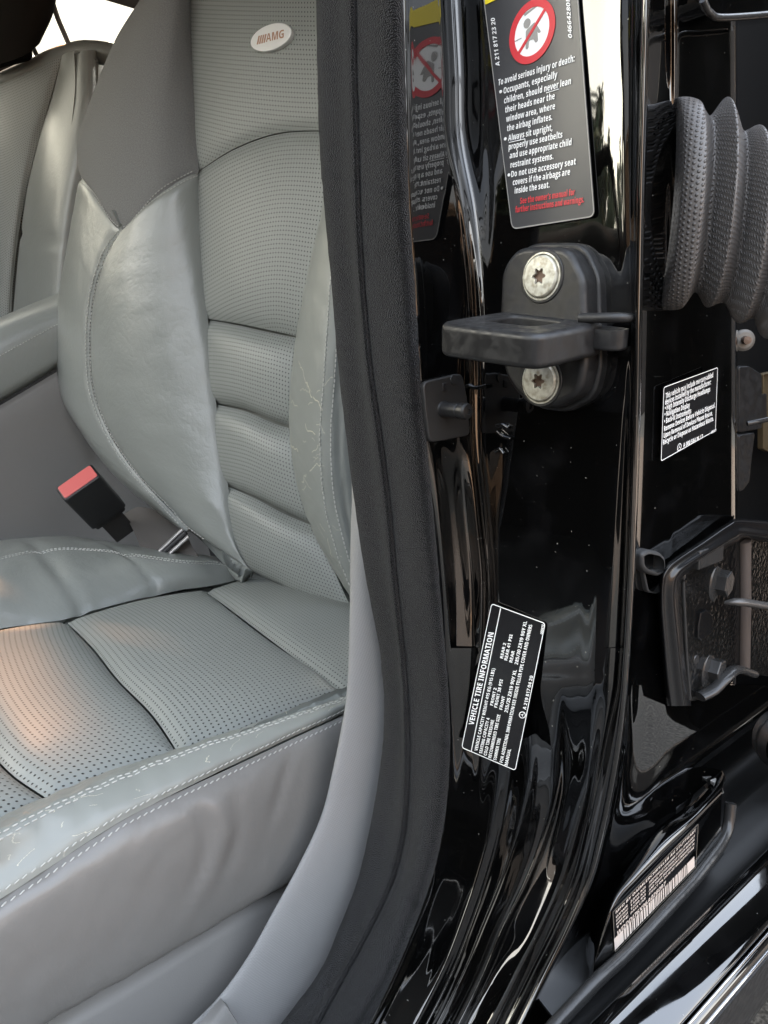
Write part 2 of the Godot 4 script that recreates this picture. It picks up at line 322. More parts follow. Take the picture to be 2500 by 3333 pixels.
func pillar() -> void:
	var t := thing("door_pillar", "gloss black painted door pillar between the velvet seal and the rear door hinge", "pillar", V(310,300,-240))
	obj("jamb", skin_shape(skin([rl([271.96,867.55,-305.96, 273.22,826.21,-305.54, 274.31,795.32,-305.25, 275.76,763.23,-304.95, 279.18,729.88,-304.62, 281.14,706.73,-304.4, 283.16,682.85,-304.19, 288.05,645.4,-303.85, 293.58,605.79,-303.51, 298.74,563.98,-303.19, 303.84,519.79,-302.88, 305.61,504.49,-302.78]),
		rl([258.37,857.37,-284.81, 260.06,818.74,-284.83, 261.46,789.79,-284.85, 263.22,759.64,-284.87, 266.9,728.22,-284.89, 269.05,706.37,-284.9, 271.26,683.77,-284.92, 276.39,648.26,-284.94, 282.17,610.59,-284.97, 287.59,570.71,-285, 292.97,528.46,-285.03, 294.84,513.8,-285.04]),
		rl([261.44,857.95,-284.03, 263.38,819.22,-284.04, 264.88,790.17,-284.04, 267.42,759.97,-284.08, 271.46,728.4,-284.09, 273.7,706.41,-284.09, 275.87,683.67,-284.09, 280.63,647.99,-283.97, 284.37,610.8,-281.81, 289.5,571.18,-281.38, 295.46,528.64,-282.32, 297.67,513.73,-282.8]),
		rl([264.02,858.66,-284.07, 266.23,819.81,-284.08, 267.84,790.63,-284.08, 271.29,760.37,-284.14, 275.74,728.6,-284.17, 278.07,706.45,-284.18, 280.16,683.55,-284.17, 284.45,647.67,-283.9, 292.3,608.98,-285.69, 296.98,568.84,-284.56, 298.97,527.72,-282.15, 299.63,513.63,-281.37]),
		rl([265.75,859.13,-284.08, 268.13,820.2,-284.1, 269.82,790.94,-284.1, 273.89,760.64,-284.18, 278.61,728.74,-284.21, 281,706.49,-284.22, 283.05,683.47,-284.21, 287,647.46,-283.85, 296.7,608.06,-287.33, 301.08,567.69,-285.76, 301.05,527.26,-281.77, 300.93,513.57,-280.41]),
		rl([270.1,860.31,-284.1, 272.93,821.18,-284.12, 274.79,791.7,-284.12, 280.43,761.3,-284.21, 285.86,729.09,-284.25, 288.4,706.56,-284.26, 290.32,683.27,-284.25, 293.44,646.92,-283.67, 302.48,607.39,-286.27, 306.15,567.1,-283.76, 304.7,527.01,-279.36, 304.2,513.41,-278.01]),
		rl([274.93,861.6,-284.08, 278.26,822.25,-284.09, 280.32,792.54,-284.1, 287.72,762.04,-284.17, 293.93,729.47,-284.2, 296.64,706.65,-284.21, 298.42,683.05,-284.2, 300.61,646.33,-283.4, 308.91,606.65,-285.04, 311.77,566.46,-281.53, 308.74,526.74,-276.7, 307.81,513.24,-275.37]),
		rl([277.14,862.19,-284.06, 280.7,822.74,-284.07, 282.85,792.92,-284.07, 291.06,762.37,-284.12, 297.64,729.64,-284.15, 300.43,706.69,-284.15, 302.14,682.95,-284.15, 303.9,646.07,-283.26, 308.94,607.19,-281.82, 311.46,567.39,-277.93, 309.73,527.09,-274.74, 309.44,513.17,-274.17]),
		rl([279.8,862.89,-284.02, 283.64,823.32,-284.03, 285.9,793.38,-284.03, 295.1,762.77,-284.05, 302.12,729.85,-284.06, 305.01,706.74,-284.06, 306.64,682.84,-284.06, 307.87,645.74,-283.06, 309.18,607.77,-278.17, 311.27,568.42,-273.84, 310.97,527.48,-272.45, 311.41,513.07,-272.72]),
		rl([281.13,863.24,-284, 285.11,823.62,-284, 287.44,793.61,-284, 297.13,762.97,-284, 304.37,729.96,-284, 307.31,706.76,-284, 308.9,682.78,-284, 309.86,645.58,-282.95, 312.04,607.24,-278.82, 313.89,567.78,-274.19, 312.39,527.22,-272, 312.4,513.02,-272]),
		rl([286.57,865.64,-287.04, 289.64,825,-286.02, 291.44,794.47,-285.43, 298.89,763.04,-283.13, 304.47,729.82,-281.5, 306.73,706.72,-280.85, 307.97,682.91,-280.5, 308.73,646.05,-279.23, 310.41,608.18,-274.66, 311.84,569.19,-270.17, 310.71,528.95,-268.04, 310.73,514.94,-267.88]),
		rl([294.85,869.66,-292.85, 296.97,827.57,-290.71, 298.21,796.21,-289.48, 303.39,763.69,-284.81, 307.25,729.96,-281.49, 308.82,706.73,-280.15, 309.67,682.9,-279.41, 310.18,646.06,-277.87, 311.35,608.35,-272.81, 312.32,569.52,-268.37, 311.52,529.29,-266.25, 311.53,515.37,-265.93]),
		rl([300.93,872.39,-296.37, 302.13,829.2,-293.21, 302.83,797.25,-291.37, 305.72,763.89,-284.43, 307.88,729.88,-279.49, 308.76,706.7,-277.51, 309.24,683,-276.41, 309.53,646.43,-274.65, 310.19,609.14,-269.15, 310.74,570.71,-264.82, 310.3,530.74,-262.76, 310.31,516.99,-262.29]),
		rl([310,876.59,-302.08, 310,831.81,-297.6, 310,798.98,-295, 310,764.41,-285.19, 310,729.91,-278.21, 310,706.69,-275.42, 310,683.06,-273.86, 310,646.67,-271.79, 310,609.74,-265.72, 310,571.66,-261.5, 310,531.86,-259.47, 310,518.28,-258.8]),
		rl([310,870.53,-282.45, 310,827.21,-277.8, 310,795.53,-275.27, 310,762.8,-271.33, 310,729.34,-267.84, 310,706.57,-266.01, 310,683.36,-264.38, 310,647.61,-262.2, 310,610.84,-259.18, 310,572.97,-256.07, 310,533.79,-253.38, 310,520.49,-252.35]),
		rl([310,869.09,-277.77, 310,826.12,-273.07, 310,794.7,-270.54, 310,762.35,-267.48, 310,729.16,-264.52, 310,706.53,-262.82, 310,683.46,-261.17, 310,647.93,-258.95, 310,611.31,-256.39, 310,573.53,-253.75, 310,534.62,-250.79, 310,521.43,-249.6]),
		rl([310,868.32,-275.27, 310,825.53,-270.56, 310,794.26,-268.03, 310,762.12,-265.42, 310,729.07,-262.75, 310,706.51,-261.12, 310,683.51,-259.46, 310,648.1,-257.22, 310,611.56,-254.9, 310,573.83,-252.51, 310,535.05,-249.41, 310,521.94,-248.14]),
		rl([310,867.53,-272.73, 310,824.98,-268.16, 310,793.84,-265.63, 310,761.84,-263.03, 310,728.93,-260.35, 310,706.48,-258.71, 310,683.59,-257.03, 310,648.34,-254.76, 310,611.98,-252.42, 310,574.44,-250, 310,535.84,-246.92, 310,522.78,-245.67]),
		rl([310,865.99,-267.71, 310,823.88,-263.43, 310,793.01,-260.9, 310,761.29,-258.3, 310,728.68,-255.63, 310,706.42,-253.95, 310,683.73,-252.25, 310,648.82,-249.92, 310,612.8,-247.53, 310,575.63,-245.05, 310,537.4,-242.03, 310,524.45,-240.81]),
		rl([310,864,-261.27, 310,822.46,-257.33, 310,791.95,-254.81, 310,760.58,-252.22, 310,728.35,-249.55, 310,706.35,-247.84, 310,683.93,-246.1, 310,649.43,-243.7, 310,613.86,-241.24, 310,577.17,-238.7, 310,539.39,-235.74, 310,526.59,-234.58]),
		rl([310,861.69,-253.79, 310,820.82,-250.26, 310,790.71,-247.74, 310,759.77,-245.16, 310,727.96,-242.5, 310,706.26,-240.75, 310,684.15,-238.96, 310,650.14,-236.49, 310,615.09,-233.95, 310,578.94,-231.33, 310,541.7,-228.45, 310,529.08,-227.34]),
		rl([310,859.72,-247.39, 310,819.41,-244.19, 310,789.65,-241.68, 310,759.06,-239.1, 310,727.63,-236.45, 310,706.19,-234.66, 310,684.34,-232.84, 310,650.75,-230.31, 310,616.14,-227.71, 310,580.46,-225.02, 310,543.68,-222.21, 310,531.2,-221.15]),
		rl([310,859.01,-245.1, 310,818.91,-242.01, 310,789.27,-239.51, 310,758.81,-236.93, 310,727.51,-234.29, 310,706.16,-232.49, 310,684.41,-230.65, 310,650.97,-228.1, 310,616.52,-225.47, 310,581.01,-222.77, 310,544.39,-219.98, 310,531.96,-218.93]),
		rl([310,857.99,-241.79, 310,818.16,-238.79, 310,788.72,-236.37, 310,758.46,-233.88, 310,727.35,-231.3, 310,706.13,-229.54, 310,684.5,-227.74, 310,651.25,-225.26, 310,616.98,-222.72, 310,581.65,-220.12, 310,545.19,-217.48, 310,532.8,-216.5]),
		rl([310,856.32,-236.37, 310,816.93,-233.5, 310,787.81,-231.21, 310,757.88,-228.86, 310,727.08,-226.4, 310,706.07,-224.72, 310,684.65,-222.96, 310,651.7,-220.6, 310,617.74,-218.2, 310,582.69,-215.78, 310,546.49,-213.36, 310,534.18,-212.5]),
		rl([310,853.08,-225.88, 310,814.56,-223.25, 310,786.07,-221.22, 310,756.75,-219.12, 310,726.56,-216.88, 310,705.95,-215.34, 310,684.93,-213.68, 310,652.6,-211.53, 310,619.22,-209.41, 310,584.74,-207.31, 310,549.04,-205.33, 310,536.86,-204.68]),
		rl([310,847.59,-208.06, 310,810.63,-206.35, 310,783.26,-205.18, 310,754.99,-203.97, 310,725.78,-202.49, 310,705.78,-201.47, 310,685.35,-200.19, 310,653.85,-198.84, 310,621.2,-197.68, 310,587.29,-196.73, 310,551.92,-196.25, 310,539.73,-196.31]),
		rl([306.58,843.55,-197.94, 307.35,807.84,-196.61, 307.9,781.28,-195.69, 308.47,753.77,-194.75, 309.18,725.26,-193.61, 309.67,705.67,-192.84, 310.3,685.6,-191.88, 310.99,654.55,-190.83, 311.6,622.27,-189.91, 312.12,588.68,-189.12, 312.42,553.66,-188.66, 312.42,541.64,-188.65]),
		rl([298.02,838.65,-189.53, 300.72,804.82,-189.4, 302.62,779.35,-189.31, 304.61,752.74,-189.23, 307.06,724.91,-189.14, 308.76,705.62,-189.08, 310.9,685.68,-189.02, 313.29,654.54,-188.94, 315.42,621.88,-188.86, 317.26,587.68,-188.79, 318.36,552,-188.72, 318.39,539.83,-188.7]),
		rl([291.15,835.08,-183.96, 294.04,802.21,-183.96, 296.07,777.42,-183.96, 298.2,751.48,-183.96, 300.78,724.33,-183.97, 302.57,705.49,-183.97, 304.8,686,-183.97, 307.33,655.54,-183.97, 309.6,623.56,-183.97, 311.58,590.04,-183.98, 312.83,555.03,-183.98, 312.91,543.09,-183.98]),
		rl([291.28,834.71,-182.65, 294.21,801.94,-182.64, 296.28,777.22,-182.64, 298.44,751.35,-182.63, 301.05,724.27,-182.62, 302.87,705.47,-182.61, 305.12,686.03,-182.6, 307.69,655.64,-182.59, 310,623.74,-182.58, 312.02,590.28,-182.57, 313.32,555.35,-182.56, 313.41,543.43,-182.56]),
		rl([293.55,835.45,-183.08, 296.46,802.48,-183.02, 298.52,777.62,-182.98, 300.67,751.61,-182.93, 303.29,724.39,-182.89, 305.1,705.5,-182.85, 307.35,685.97,-182.82, 309.91,655.43,-182.77, 312.21,623.39,-182.72, 314.23,589.79,-182.68, 315.52,554.72,-182.63, 315.61,542.75,-182.62]),
		rl([297.36,837.03,-184.85, 300.22,803.64,-184.72, 302.23,778.47,-184.62, 304.34,752.17,-184.52, 306.92,724.65,-184.42, 308.71,705.56,-184.35, 310.93,685.82,-184.28, 313.46,654.99,-184.17, 315.72,622.65,-184.07, 317.69,588.75,-183.97, 318.93,553.38,-183.87, 319.01,541.32,-183.84]),
		rl([306.54,841.19,-190.35, 309.21,806.69,-190.04, 311.1,780.74,-189.82, 313.08,753.64,-189.6, 315.52,725.33,-189.37, 317.23,705.71,-189.21, 319.37,685.45,-189.05, 321.76,653.82,-188.82, 323.89,620.68,-188.6, 325.73,586,-188.38, 326.82,549.83,-188.17, 326.84,537.5,-188.11]),
		rl([322.76,848.6,-200.21, 325.11,812.12,-199.59, 326.75,784.76,-199.15, 328.5,756.25,-198.71, 330.72,726.53,-198.25, 332.27,705.98,-197.95, 334.27,684.78,-197.63, 336.42,651.74,-197.18, 338.31,617.2,-196.74, 339.89,581.1,-196.32, 340.72,543.52,-195.91, 340.65,530.73,-195.79])], {"nu": 5, "nv": 170, "lead": UPWARD}), 0.0), M.paint, t)
	obj("lower_jamb", skin_shape(skin([rl([303.84,519.79,-302.88, 305.61,504.49,-302.78, 307.42,488.88,-302.68, 309.15,457.45,-302.51, 308.1,426.1,-302.38, 303.75,395.42,-302.3, 294.49,366.7,-302.3, 280.5,340.6,-302.36, 264.42,316.22,-302.45, 243.58,291.68,-302.62, 225.62,274.43,-302.78]),
		rl([292.97,528.46,-285.03, 294.84,513.8,-285.04, 296.75,498.84,-285.05, 298.71,468.7,-285.07, 297.94,438.64,-285.09, 293.94,409.25,-285.1, 285.11,381.83,-285.1, 271.64,357.01,-285.09, 256.14,333.93,-285.08, 236,310.83,-285.06, 218.65,294.72,-285.04]),
		rl([299.93,528.07,-280.21, 301.52,513.54,-279.98, 303,498.84,-279.61, 304.49,469.06,-279.19, 303,439.52,-278.85, 298.76,410.3,-278.94, 290,382.78,-279.24, 276.88,357.66,-279.55, 261.66,334.27,-279.79, 241.48,311.14,-279.89, 224,295.13,-279.9]),
		rl([305.72,527.68,-276.4, 307.02,513.28,-275.94, 308.05,498.84,-275.22, 309.03,469.41,-274.4, 306.77,440.39,-273.73, 302.29,411.35,-273.91, 293.59,383.74,-274.5, 280.85,358.3,-275.11, 265.94,334.6,-275.59, 245.73,311.45,-275.79, 228.14,295.54,-275.81]),
		rl([310.24,527.37,-273.42, 311.31,513.08,-272.8, 311.96,498.84,-271.79, 312.29,469.88,-270.45, 309.51,441.22,-269.61, 304.82,412.34,-269.85, 296.19,384.67,-270.67, 283.75,359,-271.51, 269.1,335.09,-272.16, 248.88,311.94,-272.44, 231.21,296.11,-272.46]),
		rl([311.81,528.38,-268.86, 311.48,514.99,-267.09, 311,501.6,-265.17, 312.23,472.35,-264.68, 311.28,442.39,-265.63, 307.02,413.15,-266.43, 298.45,385.42,-267.44, 286.27,359.55,-268.47, 271.85,335.45,-269.27, 251.61,312.29,-269.61, 233.87,296.54,-269.64]),
		rl([310,532.11,-258.67, 310,518.79,-257.29, 310.09,505.29,-255.98, 312.82,475.47,-256.79, 313.84,444.18,-259.66, 310.12,414.51,-261.19, 301.65,386.72,-262.48, 289.87,360.57,-263.78, 275.8,336.18,-264.8, 255.55,313.03,-265.23, 237.72,297.41,-265.27]),
		rl([310,533.89,-253.07, 310,520.69,-251.76, 310.1,507.31,-250.52, 313.09,477.59,-251.56, 314.22,446.42,-254.67, 310.55,416.89,-256.38, 302.2,389.18,-257.85, 290.76,362.98,-259.33, 276.98,338.56,-260.47, 256.81,315.56,-260.94, 238.98,300.14,-260.95]),
		rl([310,535.05,-249.41, 310,521.94,-248.14, 310.09,508.64,-246.93, 313.19,479.03,-248.07, 314.35,447.99,-251.29, 310.69,418.58,-253.11, 302.43,390.95,-254.7, 291.22,364.72,-256.29, 277.65,340.27,-257.51, 257.53,317.39,-258, 239.71,302.11,-258]),
		rl([310,536.23,-245.69, 310,523.2,-244.45, 310.23,509.9,-243.38, 314.18,479.92,-245.11, 316.75,448.07,-249.03, 313.38,418.27,-251.35, 304.82,390.6,-253.19, 293.16,364.43,-255.04, 279.68,339.74,-256.46, 259.64,316.68,-257.06, 241.85,301.3,-257.09]),
		rl([310,538.35,-239.01, 310,525.48,-237.82, 310.47,512.19,-236.99, 315.82,481.64,-239.64, 320.86,448.44,-244.66, 317.96,418.01,-247.83, 308.88,390.31,-250.13, 296.39,364.28,-252.45, 283.12,339.18,-254.25, 263.23,315.81,-255.03, 245.51,300.26,-255.12]),
		rl([310,540.97,-230.76, 310,528.29,-229.64, 310.29,515.31,-228.71, 314.54,486.05,-230.34, 319.55,453.93,-234.35, 316.33,424.19,-237.73, 306.84,397.07,-240.57, 293.59,371.82,-243.42, 280.86,346.81,-245.62, 261.54,323.72,-246.53, 244.22,308.5,-246.57]),
		rl([310,543.51,-222.77, 310,531.01,-221.71, 310.09,518.34,-220.69, 313.14,490.4,-221.3, 318.03,459.4,-224.28, 314.46,430.38,-227.84, 304.58,403.84,-231.19, 290.61,379.35,-234.55, 278.45,354.44,-237.12, 259.69,331.63,-238.16, 242.77,316.74,-238.16]),
		rl([310,544.66,-219.14, 310,532.24,-218.12, 310.13,519.63,-217.18, 313.41,491.73,-217.94, 318.93,460.55,-221.09, 315.54,431.46,-224.9, 305.61,404.94,-228.45, 291.39,380.58,-231.99, 279.31,355.63,-234.72, 260.68,332.8,-235.81, 243.84,317.93,-235.82]),
		rl([310,545.97,-215, 310,533.63,-214.09, 310.35,520.95,-213.41, 314.67,492.47,-215.09, 321.17,460.53,-219.19, 318.53,430.91,-223.31, 309.25,403.97,-226.9, 295.31,379.34,-230.46, 282.84,354.53,-233.18, 264.1,331.64,-234.3, 247.19,316.7,-234.35]),
		rl([310,548.79,-206.13, 310,536.59,-205.45, 310.53,523.95,-205.13, 315.47,495.33,-207.63, 322.28,463.28,-212.48, 320.77,433.34,-216.82, 313.07,405.83,-220.45, 299.94,380.94,-223.99, 286.75,356.76,-226.66, 267.98,334.13,-227.78, 251.1,319.33,-227.86]),
		rl([310,551.74,-196.81, 310,539.71,-196.38, 310.62,527.18,-196.33, 315.51,498.89,-199.2, 321.87,467.37,-204.31, 321.35,437.43,-208.7, 315.46,409.42,-212.34, 303.29,384.38,-215.84, 289.38,361.03,-218.44, 270.63,338.83,-219.54, 253.86,324.29,-219.62]),
		rl([311.92,553.9,-188.36, 311.92,541.89,-188.34, 311.83,529.6,-188.75, 312.14,503.27,-191.82, 314.04,474.67,-195.91, 313.96,445.69,-199.77, 311.2,416.91,-203.49, 300.76,391.71,-206.89, 285.65,369.9,-209.37, 267.12,348.57,-210.31, 250.69,334.59,-210.29]),
		rl([317.51,552.39,-188.22, 317.54,540.26,-188.2, 317.12,527.95,-188.59, 315.45,502.26,-191.3, 315.16,475.02,-194.2, 314.44,446.63,-197.59, 311.74,417.94,-201.29, 301.34,392.82,-204.68, 286.28,371.11,-207.15, 267.77,349.87,-208.1, 251.35,335.97,-208.09]),
		rl([312.83,555.03,-183.98, 312.91,543.09,-183.98, 312.92,530.98,-184.05, 313.06,505.69,-185.31, 313.33,478.84,-187.83, 312.81,450.84,-191.17, 310.31,422.54,-194.81, 300.11,397.82,-198.14, 285.23,376.5,-200.57, 266.9,355.7,-201.5, 250.61,342.15,-201.49]),
		rl([313.32,555.35,-182.56, 313.41,543.43,-182.56, 313.51,531.34,-182.56, 314.04,506.1,-183.49, 314.44,479.3,-185.91, 313.97,451.35,-189.22, 311.52,423.09,-192.83, 301.35,398.42,-196.15, 286.48,377.14,-198.58, 268.15,356.4,-199.53, 251.84,342.89,-199.54]),
		rl([315.52,554.72,-182.63, 315.61,542.75,-182.62, 315.7,530.62,-182.6, 316.23,505.28,-183.51, 316.62,478.39,-185.91, 316.14,450.34,-189.2, 313.67,421.99,-192.8, 303.46,397.23,-196.12, 288.53,375.86,-198.58, 270.13,355.01,-199.56, 253.77,341.42,-199.6]),
		rl([318.93,553.38,-183.87, 319.01,541.32,-183.84, 319.09,529.08,-183.81, 319.57,503.54,-184.7, 319.92,476.45,-187.07, 319.39,448.2,-190.35, 316.87,419.66,-193.93, 306.56,394.69,-197.28, 291.52,373.12,-199.77, 273,352.05,-200.79, 256.52,338.28,-200.88]),
		rl([326.82,549.83,-188.17, 326.84,537.5,-188.11, 326.87,525,-188.04, 327.24,498.93,-188.87, 327.45,471.32,-191.21, 326.76,442.54,-194.46, 324.05,413.47,-198.05, 313.5,387.97,-201.46, 298.17,365.88,-204.04, 279.33,344.21,-205.15, 262.59,329.98,-205.33]),
		rl([340.72,543.52,-195.91, 340.65,530.73,-195.79, 340.58,517.76,-195.67, 340.74,490.75,-196.39, 340.7,462.2,-198.67, 339.72,432.48,-201.9, 336.69,402.47,-205.48, 325.69,376.03,-208.99, 309.86,353,-211.73, 290.46,330.28,-213.02, 273.25,315.22,-213.35])], {"nu": 7, "nv": 120, "tail": FORWARD}), 0.0), M.paint, t)
	obj("outer_face", skin_shape(skin([rl([327.98,851.48,-205, 330.51,823.62,-205, 332.11,805.51,-205, 333.69,786.84,-205, 336.16,757.76,-205, 339.15,727.3,-205, 342.5,695.32,-205, 345.74,661.68,-205, 348.49,626.35,-205, 350.92,589.28,-205, 352.71,550.5,-205, 353.47,510.15,-205, 352.29,482.83,-205, 348.17,456.04,-205]),
		rl([337.72,854.72,-207, 340.46,826.3,-207, 342.19,807.82,-207, 343.92,788.76,-207, 346.61,759.05,-207, 349.85,727.92,-207, 353.46,695.21,-207, 356.97,660.78,-207, 359.99,624.61,-207, 362.69,586.62,-207, 364.72,546.86,-207, 365.71,505.46,-207, 364.6,477.43,-207, 360.45,449.94,-207]),
		rl([346.91,857.65,-208.5, 351.36,829.05,-208.5, 354.26,810.38,-208.5, 357.27,791.06,-208.5, 361.98,760.77,-208.5, 366.96,728.82,-208.5, 372.22,695.04,-208.5, 377.78,659.3,-208.5, 383.68,621.4,-208.5, 389.94,581.15,-208.5, 396.61,538.31,-208.5, 403.72,492.64,-208.5, 408.73,460.48,-208.5, 413.96,426.83,-208.5]),
		rl([352.26,859.09,-208.5, 356.9,830.26,-208.5, 359.93,811.43,-208.5, 363.06,791.94,-208.5, 367.98,761.38,-208.5, 373.17,729.11,-208.5, 378.66,694.99,-208.5, 384.48,658.86,-208.5, 390.65,620.52,-208.5, 397.2,579.77,-208.5, 404.19,536.39,-208.5, 411.64,490.09,-208.5, 416.89,457.46,-208.5, 422.38,423.31,-208.5]),
		rl([352.07,858.52,-206.8, 356.77,829.81,-206.8, 360.91,811.39,-207.42, 366.17,792.43,-208.59, 371.38,761.75,-208.7, 376.69,729.29,-208.7, 382.3,694.96,-208.7, 388.25,658.59,-208.7, 394.57,620,-208.7, 401.28,578.96,-208.7, 408.43,535.25,-208.7, 416.07,488.59,-208.7, 421.45,455.69,-208.7, 427.08,421.25,-208.7]),
		rl([358.39,860.87,-208.9, 363.23,831.75,-208.9, 366.4,812.72,-208.9, 369.67,793.02,-208.9, 374.81,762.12,-208.9, 380.24,729.47,-208.9, 385.99,694.93,-208.9, 392.07,658.32,-208.9, 398.54,619.47,-208.9, 405.41,578.14,-208.9, 412.73,534.1,-208.9, 420.55,487.07,-208.9, 426.07,453.9,-208.9, 431.85,419.16,-208.9]),
		rl([374.16,865.33,-209.6, 379.55,835.49,-209.6, 383.07,815.98,-209.6, 386.73,795.75,-209.6, 392.46,763.98,-209.6, 398.54,730.38,-209.6, 404.97,694.77,-209.6, 411.8,656.97,-209.6, 419.06,616.77,-209.6, 426.8,573.94,-209.6, 435.06,528.21,-209.6, 443.9,479.27,-209.6, 450.15,444.7,-209.6, 456.7,408.43,-209.6]),
		rl([402.35,873.28,-210.8, 408.78,842.18,-210.8, 412.99,821.8,-210.8, 417.36,800.64,-210.8, 424.23,767.33,-210.8, 431.53,732.01,-210.8, 439.28,694.48,-210.8, 447.53,654.52,-210.8, 456.33,611.9,-210.8, 465.74,566.32,-210.8, 475.82,517.49,-210.8, 486.65,465.04,-210.8, 494.33,427.85,-210.8, 502.41,388.73,-210.8]),
		rl([413.64,876.5,-211.4, 420.49,844.89,-211.4, 424.98,824.16,-211.4, 429.65,802.62,-211.4, 436.99,768.69,-211.4, 444.8,732.68,-211.4, 453.09,694.36,-211.4, 461.94,653.53,-211.4, 471.39,609.91,-211.4, 481.5,563.22,-211.4, 492.35,513.11,-211.4, 504.03,459.21,-211.4, 512.32,420.95,-211.4, 521.05,380.64,-211.4]),
		rl([421.36,879.2,-213.4, 428.43,847.13,-213.4, 433.06,826.09,-213.4, 437.88,804.23,-213.4, 445.47,769.78,-213.4, 453.53,733.2,-213.4, 462.11,694.27,-213.4, 471.26,652.76,-213.4, 481.04,608.4,-213.4, 491.51,560.89,-213.4, 502.75,509.89,-213.4, 514.85,454.98,-213.4, 523.44,415.98,-213.4, 532.49,374.9,-213.4]),
		rl([434.38,884.43,-219, 441.72,851.44,-219, 446.53,829.79,-219, 451.53,807.29,-219, 459.41,771.84,-219, 467.78,734.18,-219, 476.69,694.1,-219, 486.19,651.35,-219, 496.35,605.66,-219, 507.23,556.71,-219, 518.91,504.14,-219, 531.5,447.54,-219, 540.43,407.33,-219, 549.85,364.95,-219])], {"nu": 6, "nv": 90, "lead": UPWARD}), 0.002), M.paint, t)
	obj("door_gap", skin_shape(skin([rl([432.91,884.03,-219, 455.07,783.7,-219, 477.92,680.21,-219, 505.11,557.11,-219, 529.14,448.3,-219, 552.16,344.04,-219]), rl([490.72,907.92,-246, 516.18,794.61,-246, 542.46,677.62,-246, 573.77,538.28,-246, 601.47,414.98,-246, 628.05,296.69,-246]), rl([642.75,949.44,-248, 690.37,815.53,-248, 741.35,672.16,-248, 804.62,494.23,-248, 863.08,329.84,-248, 921.47,165.64,-248])], {"nu": 4, "nv": 40, "lead": UPWARD}), 0.002), M.cloth_black, t)
	# the pillar's foot and the raised pad under the certification label
	obj("foot", skin_shape(skin([rl([342.77,520.75,-200, 344.64,487.78,-200, 341.47,461,-200.5, 335.85,434.77,-201, 328.65,408.72,-202, 316.55,384.55,-204, 300.18,363.2,-206, 282.38,339.85,-208, 257.45,320.89,-210]),
		rl([358.8,513.58,-206, 361.35,479.06,-206, 357.71,451.56,-206, 351.03,424.98,-206, 343.53,398.01,-207, 329.28,374.63,-208, 310.74,354.41,-209, 290.53,332.62,-210, 264.45,314.7,-211]),
		rl([403.03,499.18,-207.5, 409.07,460.78,-207.5, 408.45,429.62,-207.5, 401.96,400.32,-207.5, 389.66,373.72,-207.5, 372.88,349.64,-208, 352.1,328.44,-209, 327.58,307.01,-210, 295.42,291.12,-211]),
		rl([508.86,465.66,-208.5, 519.23,419.62,-208.5, 528.38,378.97,-208.5, 538.04,336.04,-208.5, 522.45,304.08,-208.5, 475.93,290.25,-208.5, 427.93,280.82,-209, 392.16,262.34,-210, 353.72,246.76,-211]),
		rl([701.11,405.06,-209.5, 721.86,344.27,-209.5, 740.46,289.76,-209.5, 760.39,231.36,-209.5, 699.52,211.42,-209.5, 621.93,205.92,-209.5, 554.26,201.12,-209.5, 481.02,200.9,-210, 433.06,186.38,-211])], {"nu": 8, "nv": 60}), 0.002), M.paint, t)
	obj("label_pad", skin_shape(skin([rl([333.45,339.13,-206, 331.8,355.92,-206, 346.58,381.64,-206, 366.89,392.75,-206, 404.35,403.25,-206, 450.85,402.4,-206, 492.9,406.6,-208]),
		rl([326.66,347.17,-200, 326.06,362.04,-200, 339.58,387.71,-200, 359.1,397.77,-200, 395.22,408.46,-200, 440.2,407.32,-200, 482.29,410.48,-202]),
		rl([317.35,358.29,-192, 320.41,373.24,-191, 333.12,398.39,-191, 353.2,404.61,-191, 387.65,409.08,-191, 423.17,411.57,-191, 460.59,412.07,-193]),
		rl([318.16,359.84,-190, 327.23,369.8,-190, 341.51,391.45,-190, 362.28,396.87,-190, 392.87,398.35,-190, 424.03,402.63,-190, 458.86,404.19,-192]),
		rl([323.35,356.54,-190, 343.63,355.22,-190, 367.67,358.11,-190, 388.32,359.15,-190, 415.55,362.37,-190, 438.71,365.5,-190, 468.17,365.33,-192]),
		rl([336.01,340.05,-196, 360.24,337.56,-196, 385.78,338.53,-196, 407.38,340.48,-196, 435.96,344.33,-196, 460.39,347.38,-196, 484.79,351.37,-196])], {"nu": 6, "nv": 40, "even": true}), 0.002), M.paint, t)
	# small dabs of sealer and weld on the jamb
	for q in [rl([308.5,654.58,-264.37,308.5,655.64,-260.33,308.5,654.31,-256.25]), rl([308.5,651.98,-263.62,308.5,649.73,-259.13,308.5,649.01,-254.16]), rl([308.5,641.4,-264.45,308.5,642.96,-261.34,308.5,640.81,-258.74]), rl([308.5,674.94,-284.71,308.5,673.76,-278.68,308.5,675.3,-271.59])]:
		obj("weld_mark", tube(along(q, 8), 0.0011, 6), M.paint, t)

